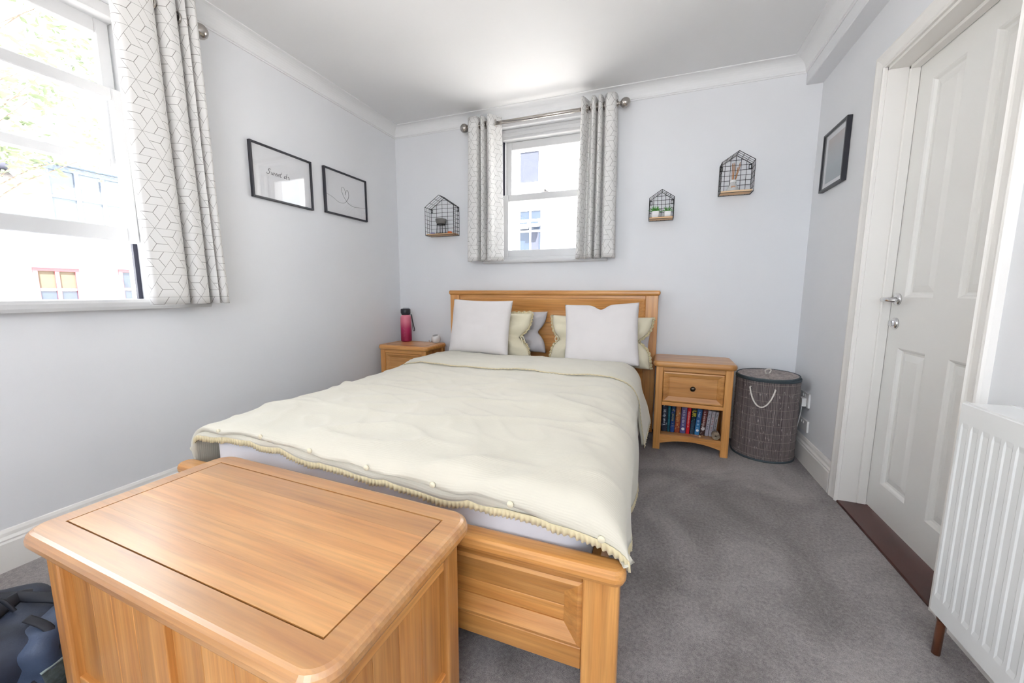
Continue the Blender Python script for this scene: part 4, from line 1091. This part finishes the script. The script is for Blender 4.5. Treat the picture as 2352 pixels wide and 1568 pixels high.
# ================================================================== BACKPACK
def backpack():
    t = thing('backpack', 'dark blue backpack lying on the carpet left of the chest', 'backpack', (.545, -2.705, 0), T(38))
    fab = plain('navy_nylon', (.022, .030, .055), .55, var=.35, scale=14, bump=.15, bscale=300)
    fab2 = plain('slate_nylon', (.045, .068, .125), .5, var=.3, scale=14, bump=.15, bscale=300)
    blk = plain('black_webbing', (.012, .014, .022), .6, var=.2)
    def blob(cx, cy, cz, rx, ry, rz, sq=.55, seed=0, am=.012):
        def fn(u, v):
            a = 2*PI*u; b = PI*(v-.5)
            sg = lambda q, e: math.copysign(abs(q)**e, q)
            x = rx*sg(math.cos(b), sq)*sg(math.cos(a), sq); y = ry*sg(math.cos(b), sq)*sg(math.sin(a), sq); z = rz*sg(math.sin(b), sq)
            k = 1+am/.15*noise.noise(Vector((x*9+seed, y*9, z*9)))+.5*am/.15*noise.noise(Vector((x*22+seed, y*22, z*22)))
            return (cx+x*k, cy+y*k, max(.001, cz+z*k))
        m = MB(); m.grid(fn, 56, 32); return m
    blob(0, 0, .100, .26, .15, .100, .6, 1, .018).build('main_compartment', fab, t, smooth=True)
    blob(.03, -.13, .085, .17, .055, .080, .6, 4).build('front_pocket', fab2, t, smooth=True)
    blob(.235, .0, .098, .06, .10, .080, .6, 8, .016).build('side_pocket', fab2, t, smooth=True)
    for i, x in enumerate((-.13, .0, .13)):
        P = [(x, -.175, .03), (x, -.180, .10), (x+.01, -.135, .17), (x+.015, -.05, .203), (x+.02, .05, .203), (x+.02, .14, .14)]
        MB().tube(catmull(P, 5), .016, 8, flat=.22).build('compression_strap', blk, t, smooth=True)
    MB().tube(catmull([(-.20, .02, .195), (-.06, .06, .205), (.08, .055, .208), (.20, .035, .198), (.27, .03, .175)], 6), .013, 8, flat=.35).build('shoulder_strap', blk, t, smooth=True)
    MB().tube(catmull([(-.22, -.08, .18), (-.12, -.03, .205), (.0, -.04, .207), (.10, -.08, .195), (.2, -.08, .17)], 6), .013, 8, flat=.35).build('shoulder_strap', blk, t, smooth=True)
    MB().tube(catmull([(.10, -.02, .20), (.12, -.01, .225), (.145, .0, .232), (.16, .0, .215), (.17, .0, .195)], 6), .007, 8, flat=.5).build('grab_loop', blk, t, smooth=True)
    MB().tube(catmull([(-.14, -.182, .135), (.0, -.195, .15), (.16, -.17, .14)], 6), .004, 6).build('zip', plain('grey_zip', (.16, .19, .26), .4), t, smooth=True)
    web = plain('blue_webbing', (.10, .15, .27), .6, var=.15)
    for y in (-.035, .012):
        MB().tube(catmull([(.285, y, .170), (.302, y, .145), (.306, y, .105), (.304, y, .06), (.298, y, .03)], 5), .007, 8, flat=.3).build('daisy_chain_webbing', web, t, smooth=True)
    for z in (.065, .088, .111, .134, .157):
        MB().tube([(.303, -.04, z), (.308, -.012, z), (.303, .016, z)], .0045, 6, flat=.6).build('webbing_loop', web, t, smooth=True)
    MB().tube(catmull([(.24, -.10, .03), (.285, -.075, .11), (.27, -.055, .165), (.22, -.04, .195)], 6), .010, 8, flat=.35).build('seam_binding', blk, t, smooth=True)
    MB().tube(catmull([(.24, .10, .03), (.282, .075, .11), (.268, .06, .165), (.22, .05, .193)], 6), .010, 8, flat=.35).build('seam_binding', blk, t, smooth=True)
    def meshp(u, v):
        a = T(-62)+T(124)*u; r = .062+.012*math.sin(PI*v); return (.240+r*1.08*math.cos(a), .112*math.sin(a), .004+.075*v+.006*math.sin(u*9))
    MB().grid(meshp, 24, 6).build('mesh_pocket', plain('grey_green_mesh', (.055, .07, .07), .8, var=.4, scale=120), t, smooth=True, solid=.002)
    MB().tube([meshp(i/24, 1.0) for i in range(25)], .0035, 6).build('mesh_pocket_cord', plain('pale_grey_cord', (.25, .30, .30), .6), t, smooth=True)
    MB().box(-.02, .02, -.012, .012, -.006, .006).build('buckle', plain('buckle_plastic', (.10, .13, .15), .35), t, bevel=.003, loc=(.05, -.185, .06))
backpack()

# ================================================================== OUTSIDE
M['render'] = plain('white_render', (.82, .81, .78), .9, var=.03, scale=3)
M['ground'] = plain('pale_paving', (.42, .40, .38), .9, var=.1, scale=2)
tag(MB().box(-40, 40, -30, 40, -3.2, -3.0).build('ground', 'ground'), 'pale paving outside the windows', 'ground', kind=S)
M['extglass'] = plain('dim_window_pane', (.026, .036, .056), .15, var=.2, scale=2)
M['extwhite'] = plain('white_painted_timber', (.82, .82, .82), .5)
M['net'] = plain('net_curtain', (.034, .038, .055), .9, var=.1, scale=20)
M['red'] = plain('red_painted_timber', (.28, .055, .065), .5)
M['bluegrey'] = plain('blue_grey_timber', (.10, .11, .17), .6, var=.3, scale=30)
M['tile'] = plain('weathered_roof_tile', (.45, .40, .36), .9, var=.25, scale=20)
# house opposite the back window
t = thing('white_house', 'white rendered house seen through the small back window', 'house', (0, 7, -3))
MB().box(-9, 9, 0, 6, 0, 11).build('wall', 'render', t)
def ext_window_y(parent, x0, x1, z0, z1, cols, rows, fm, gm, fw_=.05, curtain_=None, open_row=None):
    """window on a facade facing -y (local y=0)"""
    m = MB(); m.box(x0, x1, -.03, .02, z0, z0+fw_).box(x0, x1, -.03, .02, z1-fw_, z1).box(x0, x0+fw_, -.03, .02, z0+fw_, z1-fw_).box(x1-fw_, x1, -.03, .02, z0+fw_, z1-fw_)
    for i in range(1, cols): x = x0+(x1-x0)*i/cols; m.box(x-fw_*.4, x+fw_*.4, -.024, .01, z0+fw_, z1-fw_)
    for z in rows: m.box(x0+fw_, x1-fw_, -.027, .012, z-fw_*.4, z+fw_*.4)
    f = m.build('window', fm, parent)
    zz = [z0]+list(rows)+[z1]
    for i in range(cols):
        for j in range(len(zz)-1):
            a = x0+(x1-x0)*i/cols; b = x0+(x1-x0)*(i+1)/cols
            MB().box(a+.02, b-.02, -.012, -.006, zz[j]+.02, zz[j+1]-.02).build('pane', gm, f)
    return f
f = ext_window_y(t, -1.30, -.68, 6.80, 7.68, 1, [], 'extwhite', 'net', .06)
MB().box(-1.40, -.58, -.12, 0, 6.70, 6.76).build('sill', 'extwhite', t)
f = ext_window_y(t, -1.30, -.61, 5.05, 6.20, 2, [5.62, 5.90], 'extwhite', 'extglass', .06)
for i, x in enumerate((-1.26, -.94)):
    m = MB(); m.box(0, .29, -.03, 0, -.25, 0).build('top_hung_casement', 'extwhite', f, loc=(x, -.04, 5.90), rot=(T(-22 if i == 0 else -38), 0, 0))
    MB().box(x+.04, x+.25, -.115-.05*i, -.105-.05*i, 5.70, 5.84).build('pane', 'extglass', f, rot=(0, 0, 0))
MB().box(-.93, -.72, -.022, -.014, 5.08, 5.60).build('window_curtain', 'net', f)
MB().box(-1.40, -.50, -.12, 0, 4.97, 5.04).build('sill', 'extwhite', t)
MB().tube([(-.75, -.02, 6.60), (3, -.02, 6.36)], .012, 6).build('cable', 'bluegrey', t)
# low white building to the left with red windows
t = thing('white_cottage', 'low white building with red framed windows outside the left window', 'house', (-9, 0, -3))
MB().box(-2, 0, -10, 6, 0, 5.0).build('wall', 'render', t)
MB().box(-2, .10, -10, 6, 5.0, 5.06).build('gutter', plain('pale_green_gutter', (.45, .62, .50), .6), t)
def ext_window_x(parent, y0, y1, z0, z1, fm, gm, tint=None, fw_=.06):
    m = MB(); ym = (y0+y1)/2; zm = z0+(z1-z0)*.52
    m.box(-.01, .035, y0, y1, z0, z0+fw_).box(-.01, .035, y0, y1, z1-fw_, z1).box(-.01, .035, y0, y0+fw_, z0+fw_, z1-fw_).box(-.01, .035, y1-fw_, y1, z0+fw_, z1-fw_).box(-.009, .030, ym-.03, ym+.03, z0+fw_, z1-fw_).box(-.008, .027, y0+fw_, y1-fw_, zm-.025, zm+.025)
    f = m.build('window', fm, parent)
    for (a, b, c_, d, g) in ((y0, ym, z0, zm, gm), (ym, y1, z0, zm, gm), (y0, ym, zm, z1, tint or gm), (ym, y1, zm, z1, tint or gm)): MB().box(.001, .008, a+.03, b-.03, c_+.03, d-.03).build('pane', g, f)
    return f
M['blind'] = plain('tan_blind', (.08, .062, .042), .9)
ext_window_x(t, .83, 1.47, 3.60, 4.47, 'red', 'extglass', 'blind'); ext_window_x(t, 2.10, 2.75, 3.60, 4.50, 'red', 'extglass')
ext_window_x(t, -2.2, -1.55, 3.60, 4.47, 'red', 'extglass')
MB().box(.0, .06, .72, 1.56, 4.47, 4.53).build('lintel', 'bluegrey', t); MB().box(.0, .06, 2.0, 2.85, 4.50, 4.56).build('lintel', 'bluegrey', t)
# taller house behind it with a glazed dormer
t = thing('tiled_house', 'pale tiled-roof house with a glazed dormer behind the low white building', 'house', (-11.4, 0, -3))
MB().box(-4, 0, -9, 8, 0, 6.0).build('wall', 'render', t)
MB().prism([(0.25, 5.95), (-4.2, 8.6), (-4.2, 5.95)], -9, 8, 'Y').build('roof', 'tile', t)
for i in range(7):
    z = 6.1+i*.13; x = .23-(z-5.95)*4.45/2.65
    MB().box(x-.03, x+.02, -9, 1.8, z, z+.02).build('tile_course', 'bluegrey' if i == 0 else 'tile', t)
d = MB(); d.box(-1.6, .30, 1.98, 3.42, 5.3, 6.95).build('dormer', 'render', t)
m = MB(); m.box(.27, .36, 1.94, 3.46, 6.83, 6.93)
for y in (1.98, 2.48, 2.95, 3.40): m.box(.28, .35, y-.04, y+.04, 5.4, 6.9)
m.box(.28, .34, 1.98, 3.42, 6.20, 6.25); m.build('dormer_glazing_bars', 'bluegrey', t)
M['paleglass'] = plain('pale_sky_glass', (.075, .082, .105), .2, var=.05)
for a, b in ((2.02, 2.44), (2.52, 2.91), (2.99, 3.36)):
    for z0, z1 in ((5.4, 6.2), (6.25, 6.83)): MB().box(.301, .31, a, b, z0, z1).build('pane', 'paleglass', t)
MB().add([(.5, 1.6, 6.95), (.5, 3.8, 6.95), (-1.6, 3.8, 6.95), (-1.6, 1.6, 6.95), (-.2, 2.3, 7.25), (-.2, 3.0, 7.25)], [(0, 1, 5, 4), (1, 2, 5), (2, 3, 4, 5), (3, 0, 4), (0, 3, 2, 1)]).build('dormer_roof', 'bluegrey', t)
# tree
t = thing('street_tree', 'light green leafy tree outside the left window', 'tree', (-5.6, -1.3, -3))
bk = plain('bark', (.16, .12, .09), .9, var=.3, scale=20)
MB().tube(catmull([(0, 0, 0), (.05, .0, 2), (-.05, .1, 4), (.1, .2, 6)], 5), [.16-.12*i/15 for i in range(16)], 8).build('trunk', bk, t, smooth=True)
rg = random.Random(11); lv = MB(); br = MB()
cl = []
for i in range(46):
    a = rg.uniform(0, 2*PI); r = rg.uniform(.2, 1.75); z = rg.uniform(5.6, 9.0); c = Vector((.8*r*math.cos(a), r*math.sin(a)*1.15+.35, z)); cl.append(c)
    b0 = Vector((0, .1, min(6, max(3.5, z-1.6)))); br.tube([b0, b0.lerp(c, .5)+Vector((0, 0, .15)), c], [.012, .008, .004], 5)
br.build('branches', bk, t)
for c in cl:
    for k in range(150):
        p = c+Vector((rg.gauss(0, .22), rg.gauss(0, .26), rg.gauss(0, .18))); s = rg.uniform(.035, .07)
        d = Vector((rg.uniform(-1, 1), rg.uniform(-1, 1), rg.uniform(-.6, .3))).normalized(); q = d.orthogonal().normalized()*s*.45; d = d*s; up_ = d.cross(q).normalized()*s*.12
        lv.add([p-d, p+q+up_, p+d, p-q+up_], [(0, 1, 2), (0, 2, 3)])
n = NT('leaf_green'); c = n.coord(); n.set(color=n.ramp(n.noise(c, 8, 2), [(.3, (.11, .145, .075)), (.7, (.19, .22, .135))]), rough=.6)
lo_ = lv.build('foliage', n.m, t); lo_['kind'] = 'stuff'
